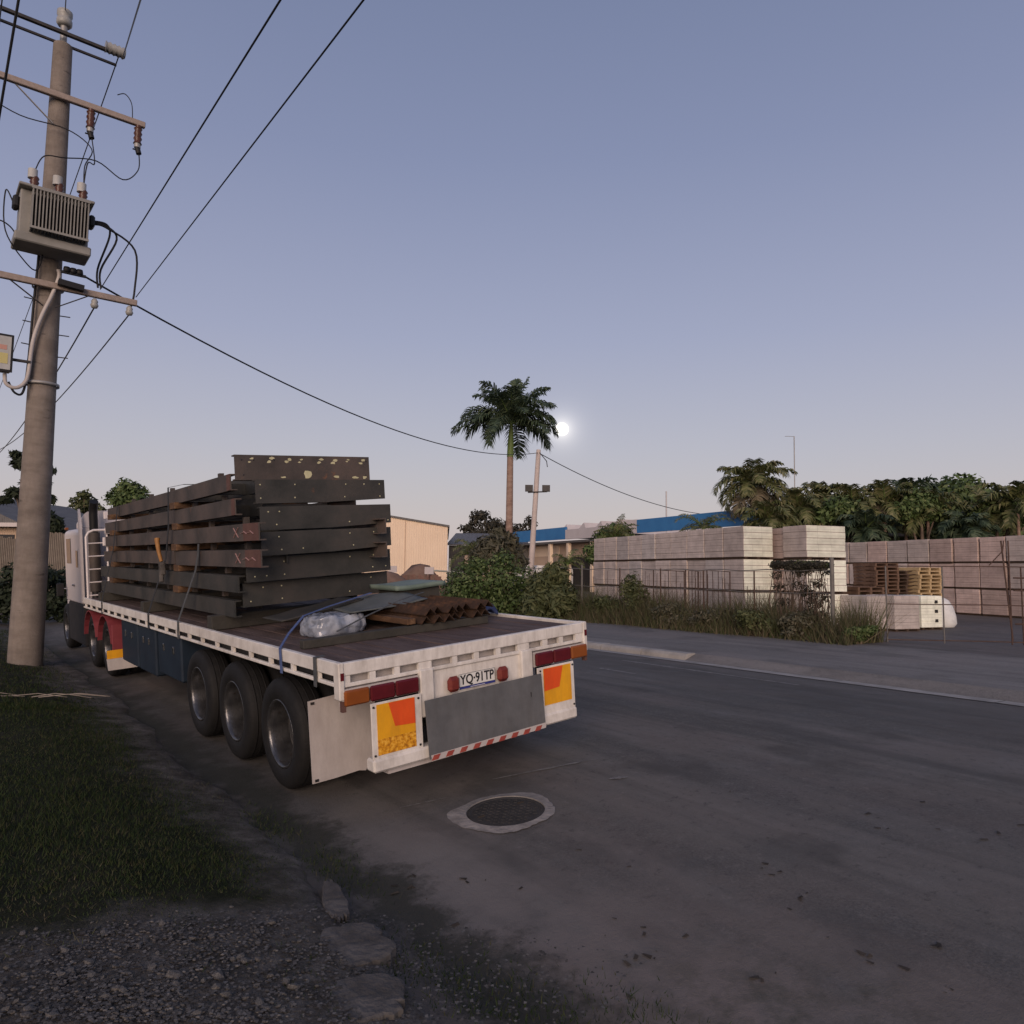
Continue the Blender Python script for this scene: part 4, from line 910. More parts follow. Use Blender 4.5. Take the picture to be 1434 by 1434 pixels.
# small insulators under and over the lower arm
for s, dz in ((.70, -.16), (1.28, -.16), (-.9, -.16)):
    b = MB(); b.lathe([(0, -.10), (.05, -.09), (.07, -.04), (.05, 0), (.06, .03), (.03, .08), (0, .08)], tuple(loc(s, -.3, z3 + dz)), 'z', 10); b.build('shackle_insulator', 'porcelain_grey', UPx)
b = MB()
for k in range(3): b.lathe([(0, -.05), (.05, -.05), (.06, 0), (.05, .05), (0, .05)], tuple(loc(.22 + .10 * k, -.42, z3 + .30)), 'z', 8)
b.bar(loc(.14, -.42, z3 + .25), loc(.52, -.42, z3 + .25), .05, .04); b.bar(loc(.10, -.42, z3 + .05), loc(.50, -.42, z3 + .02), .12, .10); b.build('cable_clamp', 'cable', UPx)
# steps, conduit
for k, (py, s) in enumerate([(424, -1), (440, 1), (456, -1), (467, 1), (487, -1), (498, 1)]):
    zz = pz(py) - PZ; b = MB(); b.tube([loc(s * .20, -.05, zz), loc(s * .36, -.08, zz)], .010, 6); b.build('step_bolt', 'dark_steel', UPx)
cpath = [loc(.10, -.33, pz(383) - PZ), loc(.12, -.30, pz(393) - PZ), loc(.03, -.29, pz(420) - PZ), loc(-.10, -.28, pz(450) - PZ), loc(-.20, -.24, pz(485) - PZ), loc(-.24, -.22, pz(530) - PZ), loc(-.30, -.23, pz(545) - PZ), loc(-.42, -.25, pz(552) - PZ), loc(-.55, -.25, pz(548) - PZ), loc(-.58, -.25, pz(535) - PZ)]
def smooth(pts, n=6):
    out = []; P = [pts[0]] + list(pts) + [pts[-1]]
    for i in range(1, len(P) - 2):
        for k in range(n):
            t = k / n; a, b_, c, d = P[i - 1], P[i], P[i + 1], P[i + 2]
            out.append(.5 * ((2 * b_) + (c - a) * t + (2 * a - 5 * b_ + 4 * c - d) * t * t + (3 * b_ - a - 3 * c + d) * t ** 3))
    return out + [pts[-1]]
MB().tube(smooth(cpath), .032, 8).build('conduit', 'conduit', UPx)
MB().tube(smooth([loc(-.19, -.20, pz(365) - PZ), loc(-.22, -.18, pz(430) - PZ), loc(-.25, -.18, pz(520) - PZ), loc(-.30, -.2, pz(556) - PZ), loc(-.42, -.22, pz(558) - PZ), loc(-.52, -.24, pz(545) - PZ)]), .020, 6).build('pole_cable', 'cable', UPx)
# switch box on a bracket
SB = empty('switch_box', (0, 0, 0)); SB.location = Vector((PX, PY, PZ)) + loc(-.62, -.24, pz(533) - PZ); SB.rotation_euler = (0, 0, math.atan2(AH.y, AH.x)); tag(SB, 'grey switch box with red and yellow labels on a bracket beside the pole', 'switch box')
hb_ = pz(486) - pz(533)
MB().span((-.33, -.12, 0), (.12, .10, hb_), .02).build('case', 'box_grey', SB)
MB().span((-.35, -.135, -.02), (.135, -.121, hb_ + .02), .006).build('door_frame', 'cable', SB); MB().span((-.31, -.145, .02), (.10, -.136, hb_ - .02)).build('door', 'box_grey', SB)
MB().span((-.22, -.149, .12), (.06, -.146, .30)).build('yellow_label', 'label_yellow', SB); MB().span((-.20, -.149, .36), (.04, -.146, .44)).build('red_label', 'label_red', SB)
MB().span((.136, -.03, .22), (.40, .03, .26)).build('bracket', 'dark_steel', SB)
# wires
def P0(v): return Vector((PX, PY, PZ)) + v
def wire(name, a, b_, sag, r, label, m='cable', n=28, par=None):
    pts = [a.lerp(b_, k / n) + Vector((0, 0, -sag * 4 * (k / n) * (1 - k / n))) for k in range(n + 1)]
    o = MB().tube(pts, r, 6).build(name, m); tag(o, label, 'wire'); return o
def loop(name, pts, r, label, m='cable'):
    o = MB().tube(smooth(pts), r, 6).build(name, m); tag(o, label, 'cable'); return o
wire('overhead_wire', P0(loc(.78, -.3, z3 + .12)), at(430, -60, 5.0), .0, .009, 'left of two black wires from the lower crossarm over the road')
wire('overhead_wire', P0(loc(1.38, -.3, z3 + .12)), at(555, -60, 5.2), .0, .009, 'right of two black wires from the lower crossarm end over the road')
LT = at(754, 634, 40.0); _q = at(745, 775, 40.0); LP = LT + (_q - LT) * ((LT.z - .05) / (LT.z - _q.z))
wire('service_cable', P0(loc(.35, -.45, z3 + .30)), LT, 1.15, .018, 'black sagging cable from the power pole to the floodlight pole')
wire('service_cable', LT, at(1005, 722, 55.0), .7, .022, 'thin black cable dropping from the floodlight pole to the blue roof', 'cable')
wire('overhead_wire', P0(loc(.98, -.1, z1 + .05)), at(212, -50, 7.0), .0, .011, 'thin grey wire rising from the top crossarm insulator', 'wire_alu')
wire('overhead_wire', P0(loc(.9, -.1, z1)), P0(loc(.75, 30, z1 - 3.2)), .2, .011, 'thin grey wire running away past the upper crossarm', 'wire_alu')
wire('overhead_wire', P0(loc(0, 0, zt + .68)), at(95, -40, 11.0), .0, .010, 'thin grey wire from the insulator on the pole top', 'wire_alu')
wire('overhead_wire', at(31, -30, 7.5), at(-14, 240, 8.5), .0, .014, 'thick black wire crossing the upper left corner')
wire('overhead_wire', at(-2, 40, 12.5), at(6, -25, 11.5), .0, .011, 'short thin wire in the extreme top left corner', 'wire_alu')
wire('overhead_wire', P0(loc(.70, -.3, z3 - .24)), at(-30, 655, 34.0), .6, .014, 'left grey wire running away below the lower crossarm', 'wire_alu')
wire('overhead_wire', P0(loc(1.28, -.3, z3 - .24)), at(-30, 635, 40.0), .8, .014, 'right grey wire running away below the lower crossarm', 'wire_alu')
R_ = lambda s, f, py: P0(loc(s, f, pz(py) - PZ))
TXR = TX.location + Matrix.Rotation(TX.rotation_euler.z, 3, 'Z') @ Vector((W2 / 2 + .08, .1, .72))
for k, (e, lab) in enumerate([(.74, 'inner'), (.79, 'middle'), (1.30, 'outer')]):
    a = TXR + Vector((0, 0, .04 - .03 * k)); endp = P0(loc(e, -.3, z3 + (.14 if k < 2 else -.10)))
    mid = a.lerp(endp, .42) + A3 * (.22 + .10 * k) + Vector((0, 0, .30))
    loop('jumper_cable', [a, a + A3 * .22 + Vector((0, 0, .0)), mid, endp + Vector((0, 0, .35)) + A3 * (.05 if k == 2 else -.02), endp], .018, '%s of three black cables looping from the transformer to the lower crossarm' % lab)
loop('jumper_cable', [P0(fuse_bot[0]), P0(fuse_bot[0]) + Vector((.08, 0, -.5)), P0(bush_top[2]) + Vector((.05, 0, .4)), P0(bush_top[2])], .011, 'thin cable from the inner fuse down to the right bushing')
loop('jumper_cable', [P0(fuse_bot[1]), P0(fuse_bot[1]) + Vector((0, 0, -.35)), P0(fuse_bot[1]) - A3 * .25 + Vector((0, 0, -.62)), P0(fuse_bot[1]) - A3 * .7 + Vector((0, 0, -.42)), P0(bush_top[0]) + A3 * .42 + Vector((0, 0, .38)), P0(bush_top[0]) + A3 * .12 + Vector((0, 0, .30)), P0(bush_top[0])], .011, 'thin cable drooping from the outer fuse to the left bushing')
loop('jumper_cable', [R_(-1.2, -.2, 172), R_(-.6, -.25, 188), R_(.1, -.35, 190), R_(.5, -.4, 208), P0(bush_top[2]) + Vector((0, 0, .35)), P0(bush_top[2])], .010, 'thin cable sweeping behind the pole below the upper crossarm')
loop('jumper_cable', [P0(loc(.92, -.1, z1 - .75)), P0(loc(1.05, -.1, z1 - .68)), P0(loc(1.16, -.15, z1 - .85)), P0(loc(1.18, -.2, z2 + .06))], .009, 'small hooked jumper above the end of the upper crossarm')
loop('jumper_cable', [TX.location + Matrix.Rotation(TX.rotation_euler.z, 3, 'Z') @ Vector((-W2 / 2 - .08, .1, .7)), R_(-.75, -.5, 300), R_(-.72, -.5, 352), R_(-.4, -.4, 385), R_(-.2, -.3, 388), R_(-.12, -.3, 350)], .012, 'black cable looping below the left end of the transformer')
loop('jumper_cable', [R_(-.95, -.3, 342), R_(-.8, -.4, 338), R_(-.62, -.4, 345), R_(-.5, -.4, 362)], .012, 'short black cable hooking beside the transformer base')

# ------------------------------------------------------------------ floodlight pole
mat('pole_pale', [(.42, .36, .33), (.52, .45, .42)], .8, 3, 5)
FLp = empty('floodlight_pole', LP); tag(FLp, 'slender pale leaning pole with two floodlights beside the tall palm', 'light pole')
d = LT - LP
MB().tube([d * (k / 6) for k in range(7)] + [d * 1.02], [.17, .165, .16, .15, .145, .14, .13, .12], 10).build('shaft', 'pole_pale', FLp)
fz = at(750, 690, 40.0) - LP
MB().tube([fz + Vector((-.42, -.15, 0)), fz + Vector((.62, -.15, .05))], .04, 6).build('bracket', 'dark_steel', FLp)
for x in (-.36, .56):
    b = MB(); b.prism([(-.2, -.18), (.2, -.18), (.2, .18), (-.2, .18)], 0, .14, lambda p, tt, x=x: tuple(fz + Vector((x + p[0] * 1.05, -.25 + tt + .1 * p[1], .22 + p[1])))); fo = b.build('floodlight', 'dark_steel', FLp)
    b = MB(); b.prism([(-.17, -.15), (.17, -.15), (.17, .15), (-.17, .15)], -.012, -.002, lambda p, tt, x=x: tuple(fz + Vector((x + p[0] * 1.05, -.25 + tt + .1 * p[1], .22 + p[1])))); b.build('lens', 'dark_steel', fo)
MB().tube([d * 1.0 + Vector((.05, -.1, 0)), d * .985 + Vector((.45, -.1, -.35)), d * .97 + Vector((.5, -.1, -.55))], .025, 6).build('cable_tail', 'cable', FLp)
# moon: a bright far disc of light
mm = bpy.data.materials.new('moonlight'); mm.use_nodes = True; N_ = mm.node_tree.nodes; N_.clear(); em = N_.new('ShaderNodeEmission'); em.inputs[0].default_value = (1, .95, .86, 1); em.inputs[1].default_value = 1.6; oo = N_.new('ShaderNodeOutputMaterial'); mm.node_tree.links.new(em.outputs[0], oo.inputs[0]); MAT['moonlight'] = mm
mc = at(787, 601, 1500.0); mb_ = MB(); R0 = 9.5 / 1040 * 1500; mb_.lathe([(R0 * math.sin(math.pi * k / 16), -R0 * math.cos(math.pi * k / 16)) for k in range(17)], n=32)
mo = mb_.build('moon', 'moonlight', None, mc); tag(mo, 'bright full moon low in the dusk sky beside the palm', 'moon')

# ------------------------------------------------------------------ block yard
mat('block_pink', [(.27, .205, .18), (.34, .265, .235), (.40, .32, .285)], .92, .9, 8, .2, 20)
def block_mat(name, base):
    m = bpy.data.materials.new(name); m.use_nodes = True; t = m.node_tree; N = t.nodes; L = t.links; b = N['Principled BSDF']; b.inputs['Roughness'].default_value = .92; b.inputs['Specular IOR Level'].default_value = .2
    tcx = N.new('ShaderNodeTexCoord'); br = N.new('ShaderNodeTexBrick'); br.inputs['Scale'].default_value = 1.0
    br.inputs['Brick Width'].default_value = .39; br.inputs['Row Height'].default_value = .19; br.inputs['Mortar Size'].default_value = .006; br.offset = 0
    br.inputs['Color1'].default_value = (*[c * .95 for c in base], 1); br.inputs['Color2'].default_value = (*[c * 1.05 for c in base], 1); br.inputs['Mortar'].default_value = (*[c * .8 for c in base], 1)
    sp = N.new('ShaderNodeSeparateXYZ'); L.new(tcx.outputs['Object'], sp.inputs[0]); ad_ = N.new('ShaderNodeMath'); ad_.operation = 'ADD'; L.new(sp.outputs['X'], ad_.inputs[0]); L.new(sp.outputs['Y'], ad_.inputs[1])
    cb = N.new('ShaderNodeCombineXYZ'); L.new(ad_.outputs[0], cb.inputs['X']); L.new(sp.outputs['Z'], cb.inputs['Y']); L.new(cb.outputs[0], br.inputs['Vector'])
    oi = N.new('ShaderNodeObjectInfo'); mr = N.new('ShaderNodeMapRange'); mr.inputs[3].default_value = .82; mr.inputs[4].default_value = 1.14; L.new(oi.outputs['Random'], mr.inputs[0])
    va = N.new('ShaderNodeVectorMath'); va.operation = 'ADD'; L.new(tcx.outputs['Object'], va.inputs[0]); sc_ = N.new('ShaderNodeMath'); sc_.operation = 'MULTIPLY'; sc_.inputs[1].default_value = 37; L.new(oi.outputs['Random'], sc_.inputs[0]); L.new(sc_.outputs[0], va.inputs[1])
    nz = N.new('ShaderNodeTexNoise'); nz.inputs['Scale'].default_value = 2.2; nz.inputs['Detail'].default_value = 8; nz.inputs['Roughness'].default_value = .7; L.new(va.outputs[0], nz.inputs['Vector'])
    mr2 = N.new('ShaderNodeMapRange'); mr2.inputs[1].default_value = .3; mr2.inputs[2].default_value = .75; mr2.inputs[3].default_value = 1.12; mr2.inputs[4].default_value = .68; L.new(nz.outputs['Fac'], mr2.inputs[0])
    m1 = N.new('ShaderNodeMath'); m1.operation = 'MULTIPLY'; L.new(mr.outputs[0], m1.inputs[0]); L.new(mr2.outputs[0], m1.inputs[1])
    mx = N.new('ShaderNodeVectorMath'); mx.operation = 'SCALE'; L.new(br.outputs['Color'], mx.inputs[0]); L.new(m1.outputs[0], mx.inputs['Scale']); L.new(mx.outputs[0], b.inputs['Base Color'])
    bp = N.new('ShaderNodeBump'); bp.inputs['Strength'].default_value = .4; bp.inputs['Distance'].default_value = .01; L.new(br.outputs['Fac'], bp.inputs['Height']); bp.invert = True; L.new(bp.outputs[0], b.inputs['Normal']); MAT[name] = m
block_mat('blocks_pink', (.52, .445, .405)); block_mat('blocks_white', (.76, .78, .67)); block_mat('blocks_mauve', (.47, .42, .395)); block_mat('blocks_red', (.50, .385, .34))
mat('pallet_wood', [(.08, .045, .03), (.125, .075, .05), (.17, .105, .07)], .85, 4, 7, .3)
mat('pallet_pale', [(.38, .28, .15), (.50, .37, .21)], .85, 4, 7, .3)
mat('pallet_dark', [(.05, .032, .022), (.09, .058, .04)], .9, 4, 7, .3)
YD = Vector((-.332, .943, 0)).normalized(); YR = Vector((.943, .332, 0)).normalized()      # yard rows: away, and to the right
BW, BL, BH, PH_ = 1.16, 1.10, 1.0, .07
def pack_meshes(w, l, h):
    r = random.Random(int(w * 100)); out = []
    for m in ('blocks_pink', 'blocks_white', 'blocks_mauve', 'blocks_red'):
        b = MB(); n = 5
        for k in range(n): b.box((r.uniform(-.008, .008), r.uniform(-.008, .008), PH_ + h * (k + .5) / n), (w - .015, l - .015, h / n - .004), None, .008)
        out.append(b.mesh('block_pack', m))
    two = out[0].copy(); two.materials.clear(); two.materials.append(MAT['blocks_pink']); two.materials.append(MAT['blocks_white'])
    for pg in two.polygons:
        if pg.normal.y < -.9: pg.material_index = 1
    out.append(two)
    p = MB()
    for x in (-w * .42, 0, w * .42): p.span((x - .05, -l / 2, .016), (x + .05, l / 2, PH_ - .016))
    p.span((-w / 2, -l / 2, PH_ - .015), (w / 2, l / 2, PH_ - .002)); p.span((-w / 2, -l / 2, .002), (w / 2, l / 2, .015))
    return out, p.mesh('pallet', 'pallet_dark')
PKM, PLM = pack_meshes(BW, BL, BH)
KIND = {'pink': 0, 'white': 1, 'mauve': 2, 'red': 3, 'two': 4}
def pack(base, kind, label, group, rz, scale=(1, 1, 1)):
    t = empty('block_pallet', base, rz); t.scale = scale
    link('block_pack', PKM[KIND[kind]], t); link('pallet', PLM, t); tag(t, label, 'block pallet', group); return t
RZ = math.atan2(-YD.x, YD.y)
YZ = .06
def yardz(p): return Hxy(p.x, p.y)
STEP = BH + PH_
def row(c0, n, layers, rowname, kinds, group, skip=(), jit=.035, wide=(1, 1)):
    for i in range(n):
        for k in range(layers):
            if (i, k) in skip: continue
            p = c0 + YD * (i * (BL + .02)) + YR * random.uniform(-jit, jit)
            w_ = wide[0] if i == 0 else wide[1]; p = p + YR * (BW * (w_ - 1) / 2)
            p.z = yardz(c0) + k * STEP * (1 if i == 0 or wide[1] == 1 else .985) + .003
            kd = kinds(i, k)
            pack(p, kd, '%s block pallet, %s layer, %s from near end of %s' % ({'pink': 'pinkish', 'white': 'pale', 'mauve': 'mauve-grey', 'red': 'reddish', 'two': 'pale-ended'}[kd], ['bottom', 'middle', 'top'][k], ORD[i], rowname), group, RZ + random.uniform(-.022, .022), (w_, random.uniform(.97, 1.0), random.uniform(.985, 1.0)))
# left row: near left top edge seen at (1043,737); right row one pallet nearer
cA = at(1043, 805, 24.0); cA = Vector((cA.x, cA.y, 0)) + YR * (BW / 2) + YD * (BL / 2)
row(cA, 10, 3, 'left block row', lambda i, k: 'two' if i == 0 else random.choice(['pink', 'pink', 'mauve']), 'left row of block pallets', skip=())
cB = cA + YR * (BW + .05) - YD * (BL * 1.35)
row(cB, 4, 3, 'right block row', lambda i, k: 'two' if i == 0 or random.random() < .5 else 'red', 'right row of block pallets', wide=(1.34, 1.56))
# long wall of pallets at the back right
cC = at(1193, 806, 38.5); cC = Vector((cC.x, cC.y, 0))
for i in range(15):
    for k in range(3):
        p = cC - YD * (i * (BL + .03) * 1.08 - 2.0) + YR * (BW / 2 + random.uniform(-.03, .03)); p.z = yardz(p) + k * STEP * 1.04 + .003
        pack(p, random.choice(['red', 'pink', 'red']), 'reddish block pallet in the long back wall, %s layer, %s from its far end' % (['bottom', 'middle', 'top'][k], ORD[i] if i < 16 else str(i)), 'long back wall of block pallets', RZ + random.uniform(-.025, .025), (1.06, random.uniform(1.02, 1.07), random.uniform(1.02, 1.04)))
# loose pallets of blocks in front of it
def yp(px, py): return gnd(px, py)
for (px, py, kd, lab, dx) in ((1242, 884, 'mauve', 'mauve-grey block pallet standing in the yard, left of the pale one', 0), (1308, 882, 'white', 'pale block pallet with dark fork slots standing in the yard', 0), (1216, 870, 'mauve', 'mauve-grey block pallet set back beside the stacked timber pallets', 0)):
    p = yp(px, py); t = pack(p + YD * .6, kd, lab, 'loose block pallets in the yard', RZ, (1.15 if kd != 'white' else .75, 1.0, .98))
    if kd == 'white':
        for k in range(3): MB().box((.25, -.545, .28 + .30 * k), (.16, .02, .10)).build('fork_slot', 'chassis', t)
p = yp(1278, 885) ; pack(p + YD * .72, 'mauve', 'mauve-grey block pallet in the yard touching the pale one', 'loose block pallets in the yard', RZ, (.85, 1.0, 1.0))
# white bulk bag
b = MB(); mat('bag_white', [(.55, .56, .56), (.68, .69, .68)], .6, 6, 7, .6, 14)
pr = [(.34, 0), (.42, .12), (.40, .4), (.33, .7), (.22, .92), (.10, 1.0), (0, 1.02)]
b.lathe(pr, n=18); bg = b.build('bulk_bag', 'bag_white', None, yp(1333, 879) + YD * .4); bg.scale = (1.15, 1, .95); tag(bg, 'white bulk bag slumped beside the pale block pallet', 'bag')
# stacks of empty timber pallets
def pallet_mesh(m):
    b = MB()
    for y in np.linspace(-.5, .5, 7): b.span((-.58, y - .05, .118), (.58, y + .05, .138))
    for x in (-.54, 0, .54): b.span((x - .045, -.55, .022), (x + .045, .55, .117))
    for y in (-.5, 0, .5): b.span((-.58, y - .05, 0), (.58, y + .05, .020))
    return b.mesh('timber_pallet', m)
PM1, PM2, PM3 = pallet_mesh('pallet_wood'), pallet_mesh('pallet_pale'), pallet_mesh('pallet_dark')
for (px, py, Y, n, me, lab, z0) in ((1228, 868, 29.0, 15, PM1, 'brown empty pallet in the tall stack behind the block corner', 0), (1288, 868, 29.5, 14, PM2, 'pale empty pallet in the stack behind the loose block pallets', 0), (1256, 868, 29.5, 13, PM3, 'dark empty pallet in the stack between the brown and pale stacks', 0)):
    q = at(px, py, Y)
    for k in range(n):
        o = link('timber_pallet', me); o.location = (q.x + random.uniform(-.03, .03), q.y + random.uniform(-.03, .03), Hxy(q.x, q.y) + .002 + k * .142); o.rotation_euler = (0, 0, RZ + random.uniform(-.04, .04)); tag(o, '%s, %s from the ground' % (lab, ORD[k]), 'pallet', lab.split(' in the')[0] + 's stacked')
q = at(1203, 870, 25.5)
for k in range(9):
    o = link('timber_pallet', PM1); o.location = (q.x, q.y, Hxy(q.x, q.y) + .002 + k * .142); o.rotation_euler = (0, 0, RZ + random.uniform(-.04, .04)); tag(o, 'narrow brown pallet in the low stack right against the pale corner, %s from the ground' % ORD[k], 'pallet', 'brown pallets against the corner')

# ------------------------------------------------------------------ yard fence along the footpath
mat('fence_steel', [(.10, .095, .09), (.16, .15, .14)], .6, 5, 6, wear=((.10, .05, .03), 4, .62))
mat('fence_pale', [(.34, .33, .27), (.44, .43, .36)], .7, 5, 5)
mat('fence_rust', [(.05, .03, .024), (.09, .055, .042)], .8, 6, 6)
UF = 17.75
def fpt(px, u=UF, dz=0.0):
    d = ray(px, 800); k = d.x * AH.x + d.y * AH.y; s = u / k; x, y = d.x * s, d.y * s; return on_ground(x, y, dz)
FN = empty('yard_fence', fpt(1000)); tag(FN, 'rusty post and wire fence along the footpath in front of the blocks', 'fence'); FB = FN.location.copy()
fp = [(1165, 2.05, .055, 'fence_steel'), (1056, 1.7, .022, 'fence_rust'), (985, 1.7, .022, 'fence_rust'), (925, 1.75, .022, 'fence_rust'), (868, 1.75, .022, 'fence_rust'), (815, 1.85, .035, 'fence_steel'), (765, 1.9, .03, 'fence_rust')]
for (px, h_, r_, m) in fp:
    p = fpt(px) - FB; MB().tube([p, p + Vector((0, 0, h_))], r_, 8).build('post', m, FN)
a, c = fpt(1165) - FB, fpt(700) - FB
for zz, r_ in ((1.72, .014), (1.15, .012), (.35, .010)):
    n = 30; MB().tube([a.lerp(c, k / n) + Vector((0, 0, zz + .02 * math.sin(k * 1.9))) for k in range(n + 1)], r_, 5).build('rail_wire', 'fence_steel', FN)
for i in range(46):          # loose upright wires of the old mesh
    t = random.uniform(.0, .62); p = a.lerp(c, t); h_ = random.uniform(1.2, 1.7); MB().tube([p + Vector((0, 0, .1)), p + Vector((random.uniform(-.04, .04), 0, h_))], .006, 4).build('mesh_wire', 'fence_rust', FN)
# old gate frames leaning inside the fence
for (px0, px1, lab) in ((915, 958, 'rusty barred gate frame leaning left of the other gate'), (960, 978, 'narrow rusty gate frame leaning on the block row'), (990, 1022, 'rusty barred gate frame nearest the pale block end')):
    p0, p1 = fpt(px0, UF + .7), fpt(px1, UF + .7); t = empty('gate_frame', p0); tag(t, lab, 'gate'); d = p1 - p0; H_ = 1.72
    b = MB(); b.tube([(0, 0, 0), (0, 0, H_), d + Vector((0, 0, H_ - .05)), d], .02, 5); b.build('frame', 'fence_rust', t)
    nb = 4
    for k in range(1, nb): q = d * (k / nb); MB().tube([q + Vector((0, 0, .2)), q + Vector((0, 0, H_ - .04))], .010, 4).build('bar', 'fence_rust', t)
# pale garden fence by the bushes
GF = empty('pipe_fence', fpt(682, UF + 1)); tag(GF, 'pale pipe fence post and rail in front of the green bushes', 'fence'); gb = GF.location.copy()
for px, top in ((682, 779), (630, 782), (741, 792)):
    p = fpt(px, UF + 1); tz = at(px, top, p.y).z; MB().tube([p - gb, Vector((p.x, p.y, tz)) - gb], .045 if px == 682 else .03, 8).build('post', 'fence_pale', GF)
p0, p1 = fpt(608, UF + .96), fpt(732, UF + .96); p0.z = at(608, 799, p0.y).z; p1.z = at(732, 808, p1.y).z
MB().tube([p0 - gb, p1 - gb], .04, 8).build('rail', 'fence_pale', GF)
# sliding gate on the right
SG = empty('yard_gate', gnd(1243, 899)); tag(SG, 'thin tubular yard gate with sagging wire across the yard entrance', 'gate'); sb = SG.location.copy()
ga, gc = gnd(1243, 899), gnd(1500, 908)
def glerp(px, dz): 
    t = (px - 1243) / (1500 - 1243); q = ga.lerp(gc, t); q.z = at(px, 800, q.y).z * 0 + ga.z + dz; return q - sb
for zz in (1.86, .93, .06):
    MB().tube([glerp(1243, zz), glerp(1380, zz + .01), glerp(1500, zz)], .014, 6).build('gate_rail', 'fence_rust', SG)
for px in (1243, 1325, 1420, 1436, 1490):
    MB().tube([glerp(px, 0), glerp(px, 1.86 if px != 1420 else 2.5)], .017, 6).build('gate_post', 'fence_steel' if px < 1400 else 'fence_rust', SG)
MB().tube([glerp(1392, 1.9), glerp(1412, 2.25), glerp(1414, 2.5)], .014, 5).build('brace', 'fence_rust', SG)
MB().tube([glerp(1410, 2.5), glerp(1421, .1)], .02, 5).build('brace', 'fence_rust', SG)
for zz in (.5, 1.3, 1.6): MB().tube([glerp(1425, zz), glerp(1500, zz)], .02, 5).build('rung', 'fence_rust', SG)

# ------------------------------------------------------------------ buildings
mat('wall_cream', [(.74, .58, .43), (.80, .64, .48)], .8, .6, 5, rib=('X', 1.6))
mat('wall_tan', [(.48, .36, .27), (.58, .44, .33)], .85, .8, 5, rib=('X', 1.6))
mat('roof_grey', [(.11, .105, .105), (.16, .155, .15)], .6, 1, 5, stretch=(6, 1, 1), rib=('X', 2.0))
mat('fascia_blue', [(.028, .15, .36), (.04, .19, .42)], .5, .8, 4)
mat('fascia_white', [(.50, .45, .44), (.58, .53, .52)], .6, .8, 4)
mat('dark_opening', [(.03, .027, .025)], .8)
mat('wall_dark', [(.08, .075, .07), (.12, .11, .10)], .85, 1, 5)
mat('brick_wall', [(.18, .10, .075), (.25, .145, .11)], .9, 2, 6, .3)
def pt(px, py, Y): return at(px, py, Y)
# cream warehouse
WH = empty('warehouse', on_ground(pt(626, 800, 62).x, 62)); tag(WH, 'cream flat-walled warehouse with grey roof edge behind the load', 'building'); wb = WH.location.copy()
x1 = 0.0; x0 = pt(470, 800, 62).x - wb.x; zr = pt(626, 738, 62).z - wb.z; zl = pt(470, 712, 62).z - wb.z
b = MB(); b.prism([(x0, -.5), (x1, -.5), (x1, zr), (x0, zl)], 0, 25, lambda p, tt: (p[0] + tt * wb.x / 62 * 1.03, tt, p[1])); b.build('wall', 'wall_cream', WH)
b = MB(); b.prism([(x0, zl + .01), (x1 + .15, zr - .02), (x1 + .15, zr + .14), (x0, zl + .17)], -.15, 25.2, lambda p, tt: (p[0] + tt * wb.x / 62 * 1.03, tt, p[1])); b.build('roof', 'roof_grey', WH)
b = MB(); b.span((pt(566, 800, 62).x - wb.x, -.04, -.3), (pt(567.2, 800, 62).x - wb.x, -.003, zr + .5)); b.build('downpipe', 'wall_tan', WH)
# grey-roofed shed
SH = empty('shed', on_ground(pt(628, 800, 75).x, 75)); tag(SH, 'low shed with grey corrugated roof beside the cream warehouse', 'building'); s0 = SH.location.copy()
xa, xb = 0.0, pt(740, 800, 75).x - s0.x; ze, zrg = pt(660, 764, 75).z - s0.z, pt(660, 747, 85).z - s0.z
b = MB(); b.span((xa, 0, -.5), (xb, 12, ze)); b.build('wall', 'wall_dark', SH)
b = MB(); b.prism([(-.4, ze), (12, zrg), (12, zrg + .12), (-.4, ze + .12)], xa - .2, xb, lambda p, tt: (tt, p[0], p[1])); b.build('roof', 'roof_grey', SH)
b = MB(); b.span((pt(650, 800, 75).x - s0.x, -.05, .2), (pt(690, 800, 75).x - s0.x, -.003, ze - 1.0)); b.build('roller_door', 'wall_tan', SH)
# long building with the blue fascia, coming nearer to the right
f0, f1 = pt(722, 800, 78), pt(1010, 800, 50)
f0.z = f1.z = 0; fd = (f1 - f0); FLn = fd.length; fd.normalize(); fnn = Vector((-fd.y, fd.x, 0))
BB = empty('blue_building', (f0.x, f0.y, .0), math.atan2(fd.y, fd.x)); tag(BB, 'long low building with a bright blue fascia behind the block rows', 'building')
def along(px):
    d = ray(px, 800); den = d.x * fd.y - d.y * fd.x; s = (f0.x * fd.y - f0.y * fd.x) / den; q = Vector((d.x * s, d.y * s, 0)); return (q - f0).dot(fd)
HT_ = 6.0
b = MB(); b.span((0, 0, -.5), (FLn, 20, 4.3)); b.build('wall', 'wall_tan', BB)
b = MB(); b.span((-.2, -1.6, 4.62), (along(813), -1.4, 5.7)); b.build('fascia', 'fascia_blue', BB)
b = MB(); b.span((along(813) + .02, -1.6, 4.6), (along(878), -1.4, 5.45)); b.build('fascia', 'fascia_white', BB)
b = MB(); b.span((along(878) + .02, -1.6, 4.72), (along(916), -1.4, 5.75)); b.build('fascia', 'fascia_white', BB)
b = MB(); b.span((along(916) + .02, -1.6, 4.72), (FLn + 6, -1.4, 5.72)); b.build('fascia', 'fascia_blue', BB)
b = MB(); b.span((-.2, -1.39, 4.32), (FLn + 6, 20, 4.5)); b.build('awning', 'roof_grey', BB)
